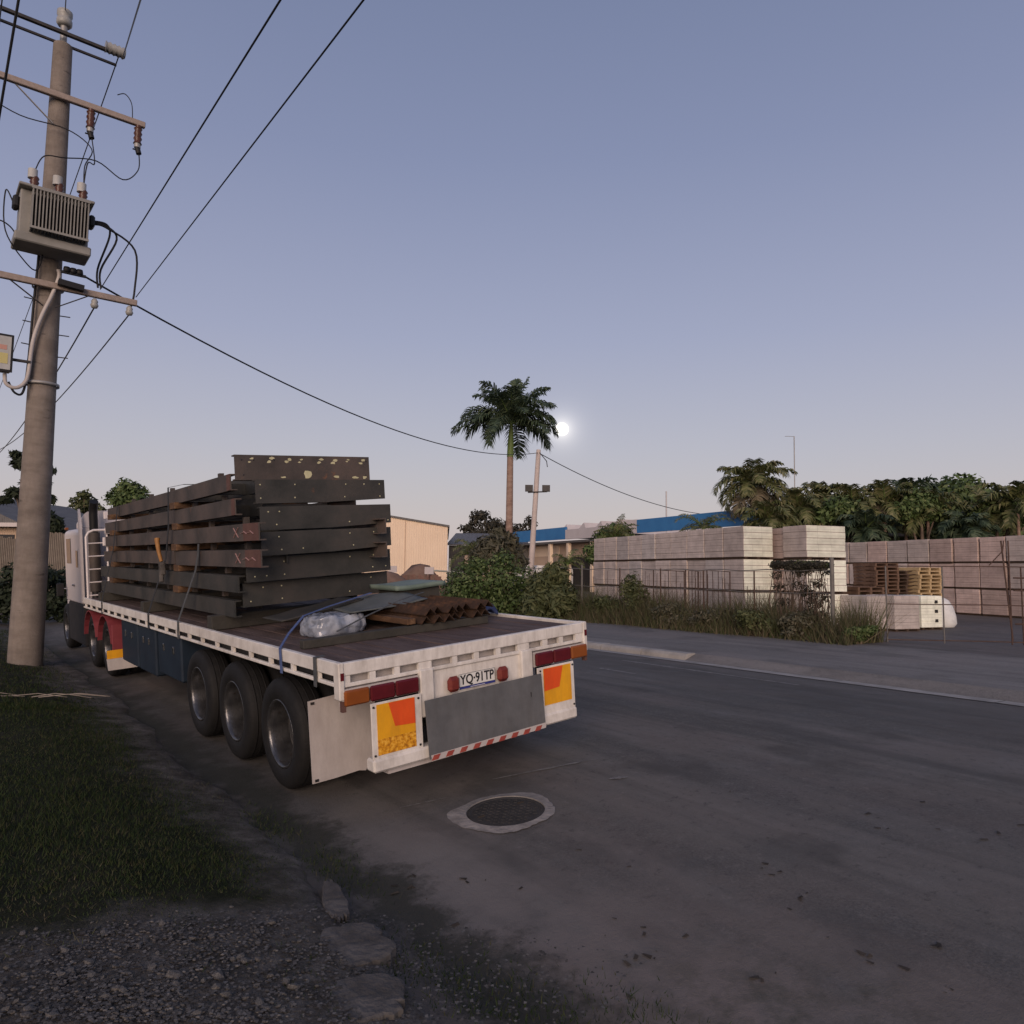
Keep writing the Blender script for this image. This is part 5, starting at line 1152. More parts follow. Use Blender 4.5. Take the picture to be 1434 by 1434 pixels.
for k in range(4):
    s = along(742 + k * 22); w = 3.0; b = MB(); b.prism([(s, 5.2), (s + w * .7, 6.5), (s + w, 5.2)], 3, 14, lambda p, tt: (p[0], tt, p[1])); b.build('roof_gable', 'fascia_white', BB)
for px in (786, 812, 846, 880):
    s = along(px); b = MB(); b.span((s - .18, -1.3, -.3), (s + .18, -1.0, 4.32)); b.build('column', 'wall_cream', BB)
b = MB(); b.span((along(790), -.05, 0), (along(845), -.004, 3.1)); b.build('opening', 'dark_opening', BB)
b = MB(); b.span((along(735), -.06, 3.2), (along(784), -.01, 4.2)); b.build('panel', 'wall_cream', BB)
# parked white cars under its awning
mat('car_white', [(.6, .6, .6), (.68, .68, .67)], .3, 2, 2, spec=.5)
def car(loc_, rz, label):
    t = empty('parked_van', loc_, rz); tag(t, label, 'van', 'vans parked under the blue awning')
    side = [(-2.3, .35), (2.3, .35), (2.35, .95), (2.1, 1.2), (1.35, 1.3), (.95, 2.05), (.7, 2.2), (-2.2, 2.22), (-2.34, 2.0)]
    b = MB(); b.prism(side, -.85, .85, lambda p, tt: (p[0], tt, p[1])); b.build('body', 'car_white', t)
    for s in (-1, 1):
        b = MB(); b.prism([(1.1, 1.32), (.75, 2.0), (-.2, 2.02), (-.2, 1.32)], s * .852, s * .86, lambda p, tt: (p[0], tt, p[1])); b.build('side_window', 'glass_dark', t)
        for x in (-1.35, 1.35): b = MB(); b.lathe([(0, -.1), (.32, -.1), (.32, .1), (0, .1)], (x, s * .80, .32), 'y', 14); b.build('wheel', 'rubber', t)
    b = MB(); b.prism([(1.30, 1.42), (1.02, 1.98), (1.05, 1.99), (1.36, 1.43)], -.75, .75, lambda p, tt: (p[0], tt, p[1])); b.build('windscreen', 'glass_dark', t)
for k, (px, Y) in enumerate(((752, 72), (768, 70), (783, 68))):
    q = pt(px, 800, Y); car(on_ground(q.x, q.y), math.atan2(fd.y, fd.x) + 1.3, ['leftmost white van parked below the blue fascia', 'middle white van parked below the blue fascia', 'right white van parked below the blue fascia'][k])
# masts
mat('mast', [(.5, .48, .48)], .5)
q = pt(933, 722, 60); t = pt(933, 688, 60); o = MB().tube([(0, 0, -4), t - q], .06, 6).build('white_mast', 'mast', None, q); tag(o, 'thin white mast standing above the blue building', 'mast')
AM = empty('antenna_mast', on_ground(pt(1114, 800, 60).x, 60)); tag(AM, 'thin antenna mast with a short side arm above the palms', 'antenna'); az = AM.location
tz = pt(1112, 611, 60); MB().tube([(0, 0, 0), tz - az], .04, 6).build('pole', 'galv', AM); MB().tube([tz - az + Vector((-.75, 0, 0)), tz - az + Vector((.05, 0, -.02))], .02, 5).build('arm', 'galv', AM)
# brown yard clutter beyond the trailer
mat('dirt_pile', [(.15, .095, .07), (.22, .145, .11)], .95, 2, 8, .6)
def mound(name, px, py, Y, rx, ry, h_, m, label, cat):
    q = at(px, py, Y); q = on_ground(q.x, q.y, -.1); b = MB(); n = 20; r = random.Random(px); P = [(0, 0, h_)]; F = []
    for i in range(1, 6):
        for k in range(n):
            a = 2 * math.pi * k / n; rr = i / 5 * r.uniform(.92, 1.08); P.append((rx * rr * math.cos(a), ry * rr * math.sin(a), h_ * (math.cos(min(1, i / 5) * math.pi) * .5 + .5) * r.uniform(.92, 1.06)))
    for k in range(n): F.append((0, 1 + k, 1 + (k + 1) % n))
    for i in range(4):
        for k in range(n): F.append((1 + i * n + k, 1 + (i + 1) * n + k, 1 + (i + 1) * n + (k + 1) % n, 1 + i * n + (k + 1) % n))
    b.add(P, F, True); o = b.build(name, m, None, q); tag(o, label, cat); return o
mound('soil_heap', 588, 800, 48, 3.0, 2.5, 2.2, 'dirt_pile', 'brown soil heap in the yard behind the trailer, right of the load', 'soil heap')
mound('soil_heap', 540, 815, 40, 3.0, 2.5, 1.7, 'dirt_pile', 'lower brown soil heap half hidden behind the steel load', 'soil heap')
TF = empty('timber_fence', fpt(560, UF + 4)); tag(TF, 'weathered brown board fence beyond the trailer, left of the bushes', 'fence'); tb = TF.location.copy()
p0, p1 = fpt(430, UF + 4), fpt(618, UF + 4); nb = 60
for k in range(nb):
    q0 = p0.lerp(p1, k / nb); q1 = p0.lerp(p1, (k + .92) / nb); h_ = random.uniform(1.3, 1.5); q0.z = Hxy(q0.x, q0.y)
    b = MB(); b.bar(q0 - tb + Vector((0, 0, h_ / 2)), Vector((q1.x, q1.y, q0.z)) - tb + Vector((0, 0, h_ / 2)), .03, h_); b.build('board', 'brick_wall' if k % 3 else 'dirt_pile', TF)
for (px, py, lab) in ((550, 797, 'small white sign board on the brown fence, nearest the steel load'), (601, 799, 'small white sign board on the brown fence near the bushes')):
    q = fpt(px, UF + 3.85); z = at(px, py, q.y).z; t = empty('sign_board', (q.x, q.y, q.z)); tag(t, lab, 'sign', 'sign boards on the brown fence')
    MB().box((0, 0, z - q.z), (.62, .03, .38), Matrix.Rotation(-.6, 3, 'Z')).build('panel', 'fascia_white', t); MB().tube([(0, .03, 0), (0, .03, z - q.z)], .025, 5).build('post', 'fence_rust', t)
# left background: house, board fence
HS = empty('house', on_ground(pt(-40, 800, 34).x, 34)); tag(HS, 'low house with pale eave and dark window at the left edge behind the pole', 'house'); hb2 = HS.location.copy()
xr = pt(30, 800, 34).x - hb2.x; zz = pt(20, 738, 34).z - hb2.z
b = MB(); b.span((-12, 0, -.5), (xr, 8, zz)); b.build('wall', 'wall_tan', HS)
b = MB(); b.prism([(-12.5, zz), (xr + .5, zz), (xr - 3, zz + 1.6), (-12.5, zz + 1.6)], -.6, 8.5, lambda p, tt: (p[0], tt, p[1])); b.build('roof', 'roof_grey', HS)
b = MB(); b.span((-12.5, -.68, zz - .02), (xr + .55, -.602, zz + .16)); b.build('eave', 'fascia_white', HS)
b = MB(); b.span((xr - 1.8, -.04, zz - 1.5), (xr - .4, -.003, zz - .35)); wn_ = b.build('window', 'glass_dark', HS)
LF = empty('board_fence', on_ground(pt(20, 800, 27).x, 27)); tag(LF, 'grey-brown paling fence behind the pole and beside the cab', 'fence'); lb0 = LF.location.copy()
mat('paling', [(.15, .125, .10), (.21, .18, .15)], .9, 3, 6, .2)
for k in range(70):
    px = -60 + k * 2.6; q = pt(px, 800, 27 + k * .03); h_ = (pt(20, 752, 27).z if px < 62 else pt(80, 741, 28).z) - Hxy(q.x, q.y) + random.uniform(-.04, .04)
    MB().box((q.x - lb0.x, q.y - lb0.y, h_ / 2), (.064 * 27 / 27 + .0, .022, h_)).build('paling', 'paling', LF)

# ------------------------------------------------------------------ vegetation
mat('bark', [(.09, .065, .05), (.15, .11, .085)], .9, 5, 7, .5)
mat('palm_trunk', [(.19, .125, .10), (.26, .175, .14), (.30, .22, .18)], .9, 2.5, 7, .4, 20, stretch=(1, 1, 3))
mat('crownshaft', [(.09, .15, .04), (.14, .19, .06)], .55, 3, 4)
mat('frond_dark', [(.022, .038, .022), (.040, .064, .036), (.062, .092, .050), (.10, .125, .075)], .6, island=True, trans=.14)
mat('frond_olive', [(.050, .062, .022), (.085, .100, .034), (.135, .142, .055), (.20, .185, .10)], .6, island=True, trans=.14)
mat('frond_brown', [(.10, .085, .055), (.15, .125, .08), (.19, .16, .11)], .8, island=True, trans=.2)
mat('leaf_green', [(.034, .058, .017), (.058, .094, .026), (.092, .136, .042), (.135, .165, .065)], .65, island=True, trans=.14)
mat('leaf_dark', [(.010, .016, .008), (.018, .028, .012), (.030, .042, .020)], .7, island=True, trans=.15)
mat('leaf_olive', [(.040, .052, .020), (.072, .086, .032), (.115, .122, .055)], .7, island=True, trans=.14)
mat('leaf_gum', [(.020, .020, .014), (.034, .032, .022), (.05, .045, .03)], .7, island=True, trans=.1)
mat('leaf_grey', [(.05, .052, .032), (.085, .082, .052), (.12, .108, .074)], .75, island=True, trans=.14)
def leaf_cloud(clumps, n, size, flat=.35, seed=0, elong=1.8):
    """clumps: (x, y, z, rx, ry, rz); leaves are small quads spread through each clump, denser at its skin."""
    g = np.random.default_rng(seed); C_ = np.array(clumps, float); w = (C_[:, 3] * C_[:, 4] * C_[:, 5]) ** .67; w /= w.sum(); idx = g.choice(len(C_), n, p=w)
    d = g.normal(size=(n, 3)); d /= np.linalg.norm(d, axis=1)[:, None]; r = g.uniform(0, 1, n) ** .42
    sub = g.normal(0, .09, (n, 3)); P = C_[idx, :3] + (d * r[:, None] + sub) * C_[idx, 3:6]
    nr = g.normal(size=(n, 3)) * .45 + d * .9 + np.array([0, 0, flat]); nr /= np.linalg.norm(nr, axis=1)[:, None]
    t = np.cross(nr, g.normal(size=(n, 3))); t /= np.linalg.norm(t, axis=1)[:, None]; s = np.cross(nr, t); L_ = (size * g.uniform(.55, 1.3, n))[:, None]
    a = P - t * L_ * .5 * elong / 1.4; c = P + t * L_ * .5 * elong / 1.4; bb = P + s * L_ * .32 - nr * L_ * .08; dd = P - s * L_ * .32 - nr * L_ * .08
    V = np.stack([a, bb, c, dd], 1).reshape(-1, 3); return V, np.arange(n * 4).reshape(n, 4)
def crown(name, clumps, n, size, m, parent, **k):
    V, Fq = leaf_cloud(clumps, n, size, **k); return link(name, np_mesh(name, V, Fq, m), parent)
def broad_tree(px, base_py, Y, clumps_px, n, size, m, label, cat='tree', trunk_r=.18, name='broadleaf_tree', seed=1, elong=1.8, depth=.9):
    """clumps_px: (px, py, rx_px, ry_px) round the crown, given their own distance behind each other."""
    q = at(px, base_py, Y); b0 = on_ground(q.x, q.y, -.02); t = empty(name, b0); tag(t, label, cat); k = Y / FPX; r = random.Random(seed); cl = []
    for (cx, cy, rx, ry) in clumps_px:
        yy = Y + r.uniform(-.6, .6) * max(rx * k, .8); p = at(cx, cy, yy) - b0; cl.append((p.x, p.y, p.z, rx * k, max(rx, ry) * k * depth, ry * k))
    crown('crown', cl, n, size, m, t, seed=seed, elong=elong)
    b = MB(); top = Vector(cl[0][:3]); b.tube([Vector((0, 0, -.2)), top * .45 + Vector((.05, 0, 0)), top * .8], [trunk_r, trunk_r * .75, trunk_r * .4], 8)
    for c in cl[1:7]: b.tube([top * .45, (top * .5).lerp(Vector(c[:3]), .55), Vector(c[:3])], [trunk_r * .5, trunk_r * .3, trunk_r * .12], 6)
    b.build('trunk', 'bark', t); return t
def frond_pts(base, az, el, length, droop, n=12):
    pts = [Vector(base)]; e = el; ds = length / n
    for k in range(n):
        d = Vector((math.cos(e) * math.cos(az), math.cos(e) * math.sin(az), math.sin(e))); pts.append(pts[-1] + d * ds); e -= droop / n * (.4 + 1.2 * k / n)
    return pts
def frond_mesh(fr, leaflet, width, nl, r):
    V = []; F = []
    for pts in fr:
        n = len(pts) - 1
        for k in range(nl):
            t = .10 + .89 * k / nl; i = min(int(t * n), n - 1); f = t * n - i; p = pts[i].lerp(pts[i + 1], f); d = (pts[i + 1] - pts[i]).normalized(); sd_ = d.cross(Vector((0, 0, 1)))
            if sd_.length < 1e-3: sd_ = Vector((1, 0, 0))
            sd_.normalize(); up = sd_.cross(d)
            ll = leaflet * (math.sin(math.pi * min(1, .18 + t * .82)) ** .6) * r.uniform(.75, 1.1)
            for s in (-1, 1):
                dr = (sd_ * s * r.uniform(.7, 1) + d * r.uniform(.45, .8) + up * r.uniform(-.1, .35)).normalized(); m1 = p + dr * ll * .55; e = p + dr * ll + Vector((0, 0, -ll * r.uniform(.25, .6))); w = d * width * .5
                o = len(V); V += [p - w * .6, p + w * .6, m1 + w, e, m1 - w]; F.append((o, o + 1, o + 2, o + 4)); F.append((o + 2, o + 3, o + 4, o + 4))
    # quads only: split the tip into a degenerate-free quad by nudging
    V2 = []; F2 = []
    for q in F:
        o = len(V2)
        if q[2] == q[3]:
            a, b_, c = V[q[0]], V[q[1]], V[q[2]]; V2 += [a, b_, c, (a + c) * .5]
        else: V2 += [V[i] for i in q]
        F2.append((o, o + 1, o + 2, o + 3))
    return V2, F2
def palm(loc_, trunk, shaft, r0, fronds, leaflet, width, m, label, seed, nl=30, stems=None, brown=0, name='palm_tree', cat='palm'):
    """trunk/shaft: top points relative to the base."""
    r = random.Random(seed); t = empty(name, loc_); tag(t, label, cat)
    T = Vector(trunk); S = Vector(shaft)
    MB().tube([Vector((0, 0, -.2)), T * .3, T * .65, T], [r0 * 1.15, r0, r0 * 1.02, r0 * .9], 10).build('trunk', 'palm_trunk', t)
    if (S - T).length > .05: MB().tube([T, T.lerp(S, .4), S], [r0 * .98, r0 * .9, r0 * .45], 10).build('crownshaft', 'crownshaft', t)
    fr = []; st = MB()
    for (az, el, ln, dp) in fronds:
        pts = frond_pts(S + Vector((0, 0, -.05)), az, el, ln, dp); fr.append(pts); st.tube(pts[::3] + [pts[-1]], [max(.006, .035 - .008 * j) for j in range(len(pts[::3]) + 1)], 4)
    st.build('frond_stalks', 'crownshaft', t)
    if brown:
        V, F = frond_mesh(fr[:brown], leaflet, width, nl, r); link('dry_fronds', np_mesh('dry_fronds', [tuple(v) for v in V], F, 'frond_brown'), t); fr = fr[brown:]
    V, F = frond_mesh(fr, leaflet, width, nl, r); link('fronds', np_mesh('fronds', [tuple(v) for v in V], F, m), t); return t
def rand_fronds(n, ln, r, up=(.1, 1.3), dp=(1.2, 2.2)):
    return [(2 * math.pi * (k * .618 % 1) + r.uniform(-.2, .2), up[0] + (up[1] - up[0]) * ((k + .5) / n) + r.uniform(-.12, .12), ln * r.uniform(.8, 1.1), r.uniform(*dp)) for k in range(n)]

# tall royal palm
Yp = 43.0; pb_ = on_ground(at(712, 800, Yp).x, Yp); tt = at(714.5, 640, Yp) - pb_; ts = at(716, 592, Yp) - pb_
rp_ = random.Random(3)
fr = rand_fronds(24, 3.3, rp_, (-.1, 1.4), (1.2, 2.0)) + [(math.radians(178), .35, 3.9, 1.5), (math.radians(185), .15, 3.7, 1.1), (math.radians(165), .75, 3.6, 1.9), (math.radians(5), .3, 3.1, 1.6), (math.radians(-12), .6, 3.0, 1.9), (math.radians(60), 1.5, 2.9, .4), (math.radians(20), 1.38, 3.1, .5), (math.radians(150), 1.15, 3.3, 1.0)]
palm(pb_, tt, ts, .21, fr, 1.05, .11, 'frond_dark', 'tall royal palm with a green crownshaft standing against the sky', 11, nl=42)
# palms behind the back wall
gp_list = [(1056, 765, 46, 664, 3.0, 'frond_olive', 9, 'big arching palm with dry lower fronds, leftmost of the back row'),
           (1118, 765, 45, 700, 2.7, 'frond_olive', 0, 'olive cane palm just right of the arching palm'), (1152, 768, 47, 686, 2.6, 'frond_olive', 1, 'cane palm below the antenna mast'),
           (1190, 768, 45, 694, 2.7, 'frond_olive', 1, 'cane palm left of the gap of sky in the back row'), (1236, 765, 45, 690, 2.6, 'frond_olive', 2, 'cane palm with curled dry fronds in the back row'),
           (1266, 762, 46, 682, 2.5, 'frond_dark', 0, 'dark cane palm left of the round green tree'), (1298, 762, 44, 698, 2.5, 'frond_olive', 0, 'cane palm in front of the round green tree'),
           (1385, 760, 44, 706, 2.4, 'frond_olive', 1, 'low cane palm right of the round green tree'), (1428, 760, 42, 690, 2.4, 'frond_olive', 1, 'cane palm at the right edge of the picture'), (1075, 762, 43, 715, 2.2, 'frond_olive', 0, 'low cane palm behind the pale block end'), (1350, 762, 42, 728, 2.0, 'frond_dark', 0, 'low dark palm under the round green tree'), (1210, 765, 42, 725, 2.0, 'frond_dark', 0, 'low dark palm behind the corner of the back wall')]
for k, (px, bpy_, Y, cy, ln, m, br, lab) in enumerate(gp_list):
    r = random.Random(100 + k); q = at(px, bpy_, Y); b0 = on_ground(q.x, q.y); top = at(px + r.uniform(-4, 4), cy + 26, Y) - b0; sh = top + Vector((0, 0, .45))
    palm(b0, top, sh, .09 if k else .14, rand_fronds(16 if k else 30, ln, r, (-.55 if k == 0 else -.35, 1.35), (1.4, 2.6)), .8 if k else .95, .13, m, lab, 200 + k, nl=30, brown=br)
    if k in (4, 5, 6, 8):      # extra canes of the same clump
        ob = [o for o in bpy.data.objects if o.name.startswith('palm_tree')][-1]
# understory and broad trees behind the wall
broad_tree(1340, 765, 50, [(1335, 705, 48, 34), (1300, 700, 30, 26), (1372, 700, 34, 26), (1345, 684, 34, 20), (1325, 735, 40, 28), (1380, 735, 36, 26), (1405, 715, 30, 24)], 7000, .34, 'leaf_green', 'round bright green tree above the right end of the back wall', seed=21)
broad_tree(1425, 765, 48, [(1420, 715, 34, 30), (1440, 700, 26, 24), (1400, 745, 30, 22), (1445, 740, 30, 26)], 3500, .34, 'leaf_green', 'green tree cut by the right edge of the picture', seed=22)
broad_tree(1150, 765, 50, [(1120, 735, 40, 34), (1170, 735, 40, 34), (1210, 735, 36, 32), (1085, 725, 30, 34), (1150, 715, 36, 24), (1190, 712, 26, 22)], 5200, .34, 'leaf_olive', 'dense olive thicket behind the cane palms', cat='thicket', seed=23, name='thicket')
broad_tree(1250, 768, 50, [(1245, 742, 40, 28), (1290, 742, 40, 28), (1225, 718, 24, 20), (1268, 715, 26, 20), (1330, 752, 44, 20), (1390, 752, 50, 20)], 4600, .34, 'leaf_olive', 'dense low thicket of shade plants along the foot of the back row', cat='thicket', seed=24, name='thicket')
for k_, (px, cl_, lab) in enumerate([(1290, [(1290, 706, 26, 20), (1268, 716, 20, 16), (1312, 716, 22, 16), (1288, 692, 18, 10)], 'rounded green tree among the cane palms left of the tallest green crown'),
        (1395, [(1395, 712, 26, 20), (1372, 722, 20, 16), (1418, 722, 22, 18), (1396, 698, 18, 10)], 'rounded green tree among the palms near the right edge'), (1178, [(1178, 712, 24, 18), (1156, 722, 20, 16), (1200, 720, 20, 16)], 'rounded green tree among the palms below the antenna')]):
    broad_tree(px, 765, 43.5, cl_, 2600, .24, 'leaf_green', lab, seed=80 + k_)
# bush between the two buildings, behind the left block row
broad_tree(862, 775, 42, [(860, 765, 26, 22), (835, 775, 20, 18), (885, 768, 20, 18), (862, 745, 22, 14), (846, 752, 16, 12), (875, 748, 14, 10)], 3800, .20, 'leaf_green', 'bushy green tree behind the far end of the left block row', seed=31)
q = at(862, 775, 41); b0 = on_ground(q.x, q.y); r = random.Random(77); tp_ = at(862, 758, 41) - b0
palm(b0, tp_, tp_ + Vector((0, 0, .2)), .08, rand_fronds(12, 1.6, r, (.2, 1.4), (1.0, 2.0)), .4, .05, 'frond_olive', 'small palm growing out of the bushy green tree', 78, nl=24)
q = at(985, 765, 40); b0 = on_ground(q.x, q.y); tp_ = at(985, 742, 40) - b0
palm(b0, tp_, tp_ + Vector((0, 0, .15)), .08, rand_fronds(14, 2.0, random.Random(5), (.0, 1.0), (1.2, 2.0)), .45, .05, 'frond_olive', 'low palm peeping over the left block row under the blue fascia', 79, nl=24)
# hedge and shrubs by the pipe fence
broad_tree(690, 870, 27.5, [(660, 815, 34, 28), (700, 812, 34, 30), (640, 830, 26, 26), (735, 820, 26, 28), (680, 845, 46, 26), (720, 848, 36, 24), (665, 793, 22, 16), (705, 785, 20, 16), (640, 855, 24, 16)], 7500, .13, 'leaf_green', 'dense green shrub behind the pale pipe fence', cat='shrub', seed=41, name='shrub', trunk_r=.06)
broad_tree(770, 872, 25.5, [(765, 825, 28, 30), (785, 840, 24, 28), (752, 848, 24, 24), (778, 805, 20, 18), (795, 855, 20, 18), (760, 862, 30, 14)], 6500, .13, 'leaf_olive', 'olive feathery shrub right of the pale pipe fence', cat='shrub', seed=42, name='shrub', trunk_r=.05, elong=3.2)
broad_tree(690, 830, 31, [(690, 770, 24, 24), (712, 765, 18, 20), (672, 780, 16, 18), (700, 750, 14, 12), (725, 787, 16, 14)], 2200, .15, 'leaf_grey', 'wispy brownish shrub below the tall palm trunk', cat='shrub', seed=43, name='shrub', trunk_r=.06, elong=4.0)
q = at(662, 800, 32); b0 = on_ground(q.x, q.y); tp_ = at(662, 778, 32) - b0
palm(b0, tp_, tp_ + Vector((0, 0, .15)), .08, rand_fronds(14, 1.35, random.Random(8), (-.1, 1.2), (1.4, 2.2)), .35, .045, 'frond_olive', 'small drooping palm left of the wispy shrub', 80, nl=24)
q = at(795, 800, 33); b0 = on_ground(q.x, q.y); tp_ = at(795, 792, 33) - b0
palm(b0, tp_, tp_ + Vector((0, 0, .15)), .06, rand_fronds(11, 1.1, random.Random(9), (-.1, 1.2), (1.4, 2.2)), .3, .04, 'frond_olive', 'small palm above the olive shrub in front of the parked cars', 81, nl=20)
# gum tree far off
broad_tree(690, 800, 95, [(672, 722, 16, 8), (690, 735, 22, 10), (663, 731, 10, 6), (705, 742, 22, 10), (655, 740, 14, 6), (742, 733, 10, 12), (725, 745, 18, 12), (680, 748, 30, 8)], 2600, .42, 'leaf_gum', 'distant dark gum tree behind the grey shed', seed=51, trunk_r=.3)
# left background trees
broad_tree(42, 790, 30, [(50, 740, 20, 16), (62, 722, 14, 8), (40, 700, 16, 9), (66, 700, 12, 7), (22, 690, 14, 6), (68, 660, 10, 7), (32, 648, 16, 9), (50, 676, 20, 8), (55, 640, 14, 7), (22, 636, 8, 5), (75, 735, 14, 14), (60, 765, 24, 18), (5, 700, 14, 6), (82, 752, 12, 16)], 5200, .19, 'leaf_dark', 'dark layered conifer rising behind the power pole', cat='conifer', seed=61, name='conifer_tree', elong=2.6, depth=.7)
broad_tree(118, 790, 48, [(118, 705, 18, 14), (105, 720, 16, 14), (132, 718, 16, 14), (118, 692, 10, 6), (95, 742, 22, 18)], 2200, .26, 'leaf_olive', 'dull green tree just above the cab roof', seed=62)
broad_tree(180, 790, 46, [(180, 684, 18, 14), (165, 695, 14, 12), (196, 692, 14, 12), (178, 700, 28, 14)], 2400, .24, 'leaf_green', 'green tree showing above the front of the steel load', seed=63)
broad_tree(40, 870, 22, [(20, 835, 40, 34), (70, 838, 32, 32), (-30, 840, 40, 36), (95, 850, 22, 26), (40, 805, 36, 18), (85, 812, 20, 16)], 7000, .13, 'leaf_dark', 'dark hedge behind the foot of the power pole', cat='hedge', seed=64, name='hedge', trunk_r=.06)

# weeds and tall grass along the yard fence
def blades(n, fpos, hgt_, wid, m, name, label, cat, seed, lean=.35):
    g = np.random.default_rng(seed); P = np.array([fpos(g) for _ in range(n)]) if not isinstance(fpos, np.ndarray) else fpos; n = len(P)
    h = g.uniform(*hgt_, n) if not isinstance(hgt_, np.ndarray) else hgt_; a = g.uniform(0, 6.28, n); w = wid * g.uniform(.6, 1.3, n); l = g.normal(0, lean, (n, 2)) * h[:, None]
    s = np.stack([np.cos(a) * w, np.sin(a) * w, np.zeros(n)], 1); tip = P + np.concatenate([l, h[:, None]], 1)
    V = np.stack([P - s * .5, P + s * .5, tip], 1).reshape(-1, 3); o = link(name, np_mesh(name, V, np.arange(n * 3).reshape(n, 3), m, 3)); tag(o, label, cat, kind='stuff'); return o
g6 = np.random.default_rng(66)
def strip(n, u0, u1, v0, v1):
    u = g6.uniform(u0, u1, n); v = g6.uniform(v0, v1, n); x = AH.x * u + LH.x * v; y = AH.y * u + LH.y * v; return np.stack([x, y, hgt(u, v) - .01], 1), u, v
pts, u, v = strip(26000, 16.9, 18.9, 8.6, 27)
keep = g6.uniform(0, 1, len(pts)) < np.clip((u - 16.75 - .25 * np.sin(v * 1.3)) / .5, 0, 1); pts = pts[keep]; v = v[keep]; u = u[keep]
hh = 1.25 * (g6.uniform(.12, .60, len(pts)) + .50 * np.abs(np.sin(v * .9 + .5)) * g6.uniform(0, 1, len(pts))) * np.clip((u - 16.7) / .8, .3, 1.15)
blades(0, pts, hh, .022, 'drygrass', 'weeds', 'tangled dry weeds and grass along the foot of the yard fence', 'weeds', 1, .4)
def shrub_at(px, u, h_, rx, n, size, m, label, seed, elong=2.2, name='shrub', cat='shrub', ry=None):
    p = fpt(px, u); t = empty(name, p); tag(t, label, cat); r = random.Random(seed); cl = []
    for k in range(8): cl.append((r.uniform(-.55, .55) * rx, r.uniform(-.3, .3) * rx, h_ * r.uniform(.25, .85), rx * .42, rx * .32, h_ * .22))
    crown('foliage', cl, n, size, m, t, seed=seed, elong=elong)
    b = MB()
    for c in cl[:4]: b.tube([Vector((c[0] * .2, c[1] * .2, -.05)), Vector(c[:3]) * .6, Vector(c[:3])], [.025, .016, .006], 5)
    b.build('stems', 'bark', t); return t
for k, (px, u, h_, rx, n, m, lab) in enumerate([(888, UF - .1, 1.95, .55, 1800, 'leaf_olive', 'upright weedy shrub climbing the fence left of the gate frames'), (850, UF - .1, .9, .7, 1300, 'leaf_olive', 'low olive weed clump by the left fence post'), (940, UF - .3, .75, .8, 1400, 'leaf_grey', 'low brownish weed clump under the left gate frame'),
    (1000, UF - .3, .8, .8, 1500, 'leaf_grey', 'low brownish weed clump under the middle of the fence'), (1060, UF - .35, .75, .8, 1500, 'leaf_olive', 'olive weed clump in front of the pale block end'), (1115, UF - .35, .7, .7, 1500, 'leaf_grey', 'brownish weed clump left of the tall fence post'), (1200, UF - .2, .45, .45, 1500, 'leaf_green', 'small bright green weed clump right of the tall fence post'), (830, UF + .2, .6, .6, 1000, 'leaf_green', 'small green weed clump at the left fence post')]):
    shrub_at(px, u, h_, rx, n, .075, m, lab, 300 + k)
# creeper on the fence before the right block row
CP = empty('creeper', fpt(1125, UF + .12)); tag(CP, 'dark dry creeper hanging on the fence left of the tall post', 'creeper'); cb_ = CP.location.copy(); r = random.Random(9); cl = []; st = MB()
for k in range(64):
    px = 1086 + (1162 - 1090) * r.random(); p = fpt(px, UF + .10) - cb_; z = r.choice([1.88, 1.85, 1.8, r.uniform(.3, 1.8)]); cl.append((p.x, p.y, p.z + z, .21, .10, .15 if z < 1.78 else .10))
    st.tube([p + Vector((0, 0, 0)), p + Vector((r.uniform(-.2, .2), 0, z * .5)), p + Vector((r.uniform(-.1, .1), 0, z))], [.014, .010, .006], 4)
crown('foliage', cl, 7000, .06, 'leaf_gum', CP, seed=5); st.build('stems', 'bark', CP)
CT = empty('creeper', fpt(1125, UF + .16)); tag(CT, 'green creeper tuft along the top wire of the fence by the tall post', 'creeper'); cl = []
for k in range(12): p = fpt(1088 + 72 * k / 11, UF + .16) - CT.location; cl.append((p.x, p.y, 1.86 + r.uniform(-.04, .06), .16, .10, .08))
crown('foliage', cl, 1300, .07, 'leaf_olive', CT, seed=6)

# mown grass of the verge
def verge_grass(n, u0, u1, v0, v1, h0, h1, w, seed, name, label):
    g = np.random.default_rng(seed); u = g.uniform(u0, u1, n); v = v0 + (v1 - v0) * g.uniform(0, 1, n) ** 1.6
    e = verge_edge(v); ok = u < e + np.abs(g.normal(0, .05, n)) * (g.uniform(0, 1, n) < .35) - .01; bare = np.sin(u * 1.9 + 1) * np.sin(v * 1.1) + g.normal(0, .5, n); ok &= (bare > -.75) & (g.uniform(0, 1, n) < np.clip((e - u) / .35, .3, 1))
    ok &= (v > 4.12 + .10 * np.sin(u * 6) + np.abs(g.normal(0, .32, n)))
    u, v = u[ok], v[ok]; x = AH.x * u + LH.x * v; y = AH.y * u + LH.y * v; P = np.stack([x, y, hgt(u, v) + .03], 1)
    patch = .65 + .35 * np.sin(u * 2.3 + .7 * np.sin(v * 1.7)) * np.sin(v * 1.3)
    hh = g.uniform(h0, h1, len(P)) * patch * np.clip((verge_edge(v) - u) / .45, .35, 1) * np.clip((v - 4.0) / .7, .3, 1); return blades(0, P, hh, w, 'grass', name, label, 'grass', seed, .45)
verge_grass(150000, -3.2, 2.35, 4.0, 11, .018, .055, .006, 71, 'lawn_grass', 'short dark green grass covering the near verge')
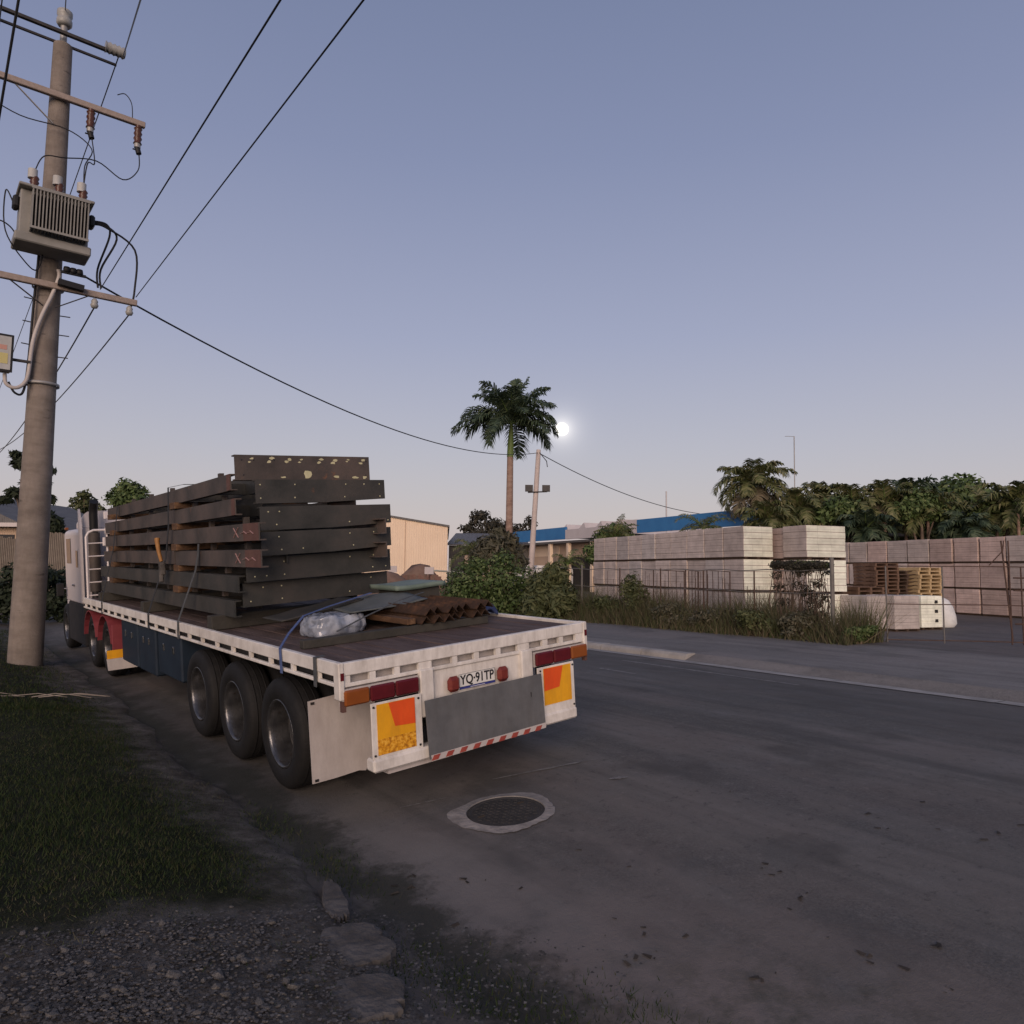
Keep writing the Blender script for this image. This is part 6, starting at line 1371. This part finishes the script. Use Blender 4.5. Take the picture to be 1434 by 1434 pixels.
gd = np.random.default_rng(5); ud = gd.uniform(-3.2, 2.3, 26000); vd = 4.0 + 7 * gd.uniform(0, 1, 26000) ** 1.5
okd = (np.sin(ud * 2.1 + 1.3 * np.sin(vd * 1.9)) * np.sin(vd * 1.6 + .5) + gd.normal(0, .4, 26000) > .45) & (ud < verge_edge(vd))
ud, vd = ud[okd], vd[okd]; Pd = np.stack([AH.x * ud + LH.x * vd, AH.y * ud + LH.y * vd, hgt(ud, vd) + .035], 1)
blades(0, Pd, gd.uniform(.008, .032, len(Pd)), .0035, 'drygrass', 'dead_grass', 'dead straw-coloured blades in patches through the near verge', 'grass', 74, .7)
verge_grass(60000, -7, 2.45, 10.5, 24, .03, .075, .012, 72, 'verge_grass', 'short dark grass on the verge around the power pole')
def stray(n, seed):
    g = np.random.default_rng(seed); out = []
    cs = [(1.9, 3.4), (2.3, 2.6), (1.5, 3.2), (2.25, 4.6), (2.2, 5.6), (1.2, 3.9), (2.6, 2.1), (2.1, 3.0)]
    for i in range(n):
        c = cs[g.integers(len(cs))]; u = c[0] + g.normal(0, .10); v = c[1] + g.normal(0, .28); x, y = xy_of(u, v); out.append((x, y, float(hgt(u, v)) + .015))
    return np.array(out)
blades(0, stray(3800, 3), np.random.default_rng(3).uniform(.012, .04, 3800), .006, 'grass', 'stray_grass', 'thin stray grass and moss along the gutter and driveway mouth', 'grass', 73, .5)

# a pale dry branch lying on the grass
DB = gnd(40, 982); br_ = MB(); rb = random.Random(4)
for k in range(7):
    x0 = rb.uniform(-.9, .3); y0 = rb.uniform(-.06, .06); L_ = rb.uniform(.4, .9); br_.tube([Vector((x0, y0, .06)), Vector((x0 + L_ * .5, y0 + rb.uniform(-.05, .08), .08 + rb.uniform(0, .03))), Vector((x0 + L_, y0 + rb.uniform(-.1, .14), .07))], [.007, .005, .003], 5)
mat('dry_wood', [(.20, .17, .14), (.30, .26, .22)], .9, 8, 5)
o = br_.build('dry_branch', 'dry_wood', None, DB); tag(o, 'pale dry branch lying on the grass in front of the power pole', 'branch')
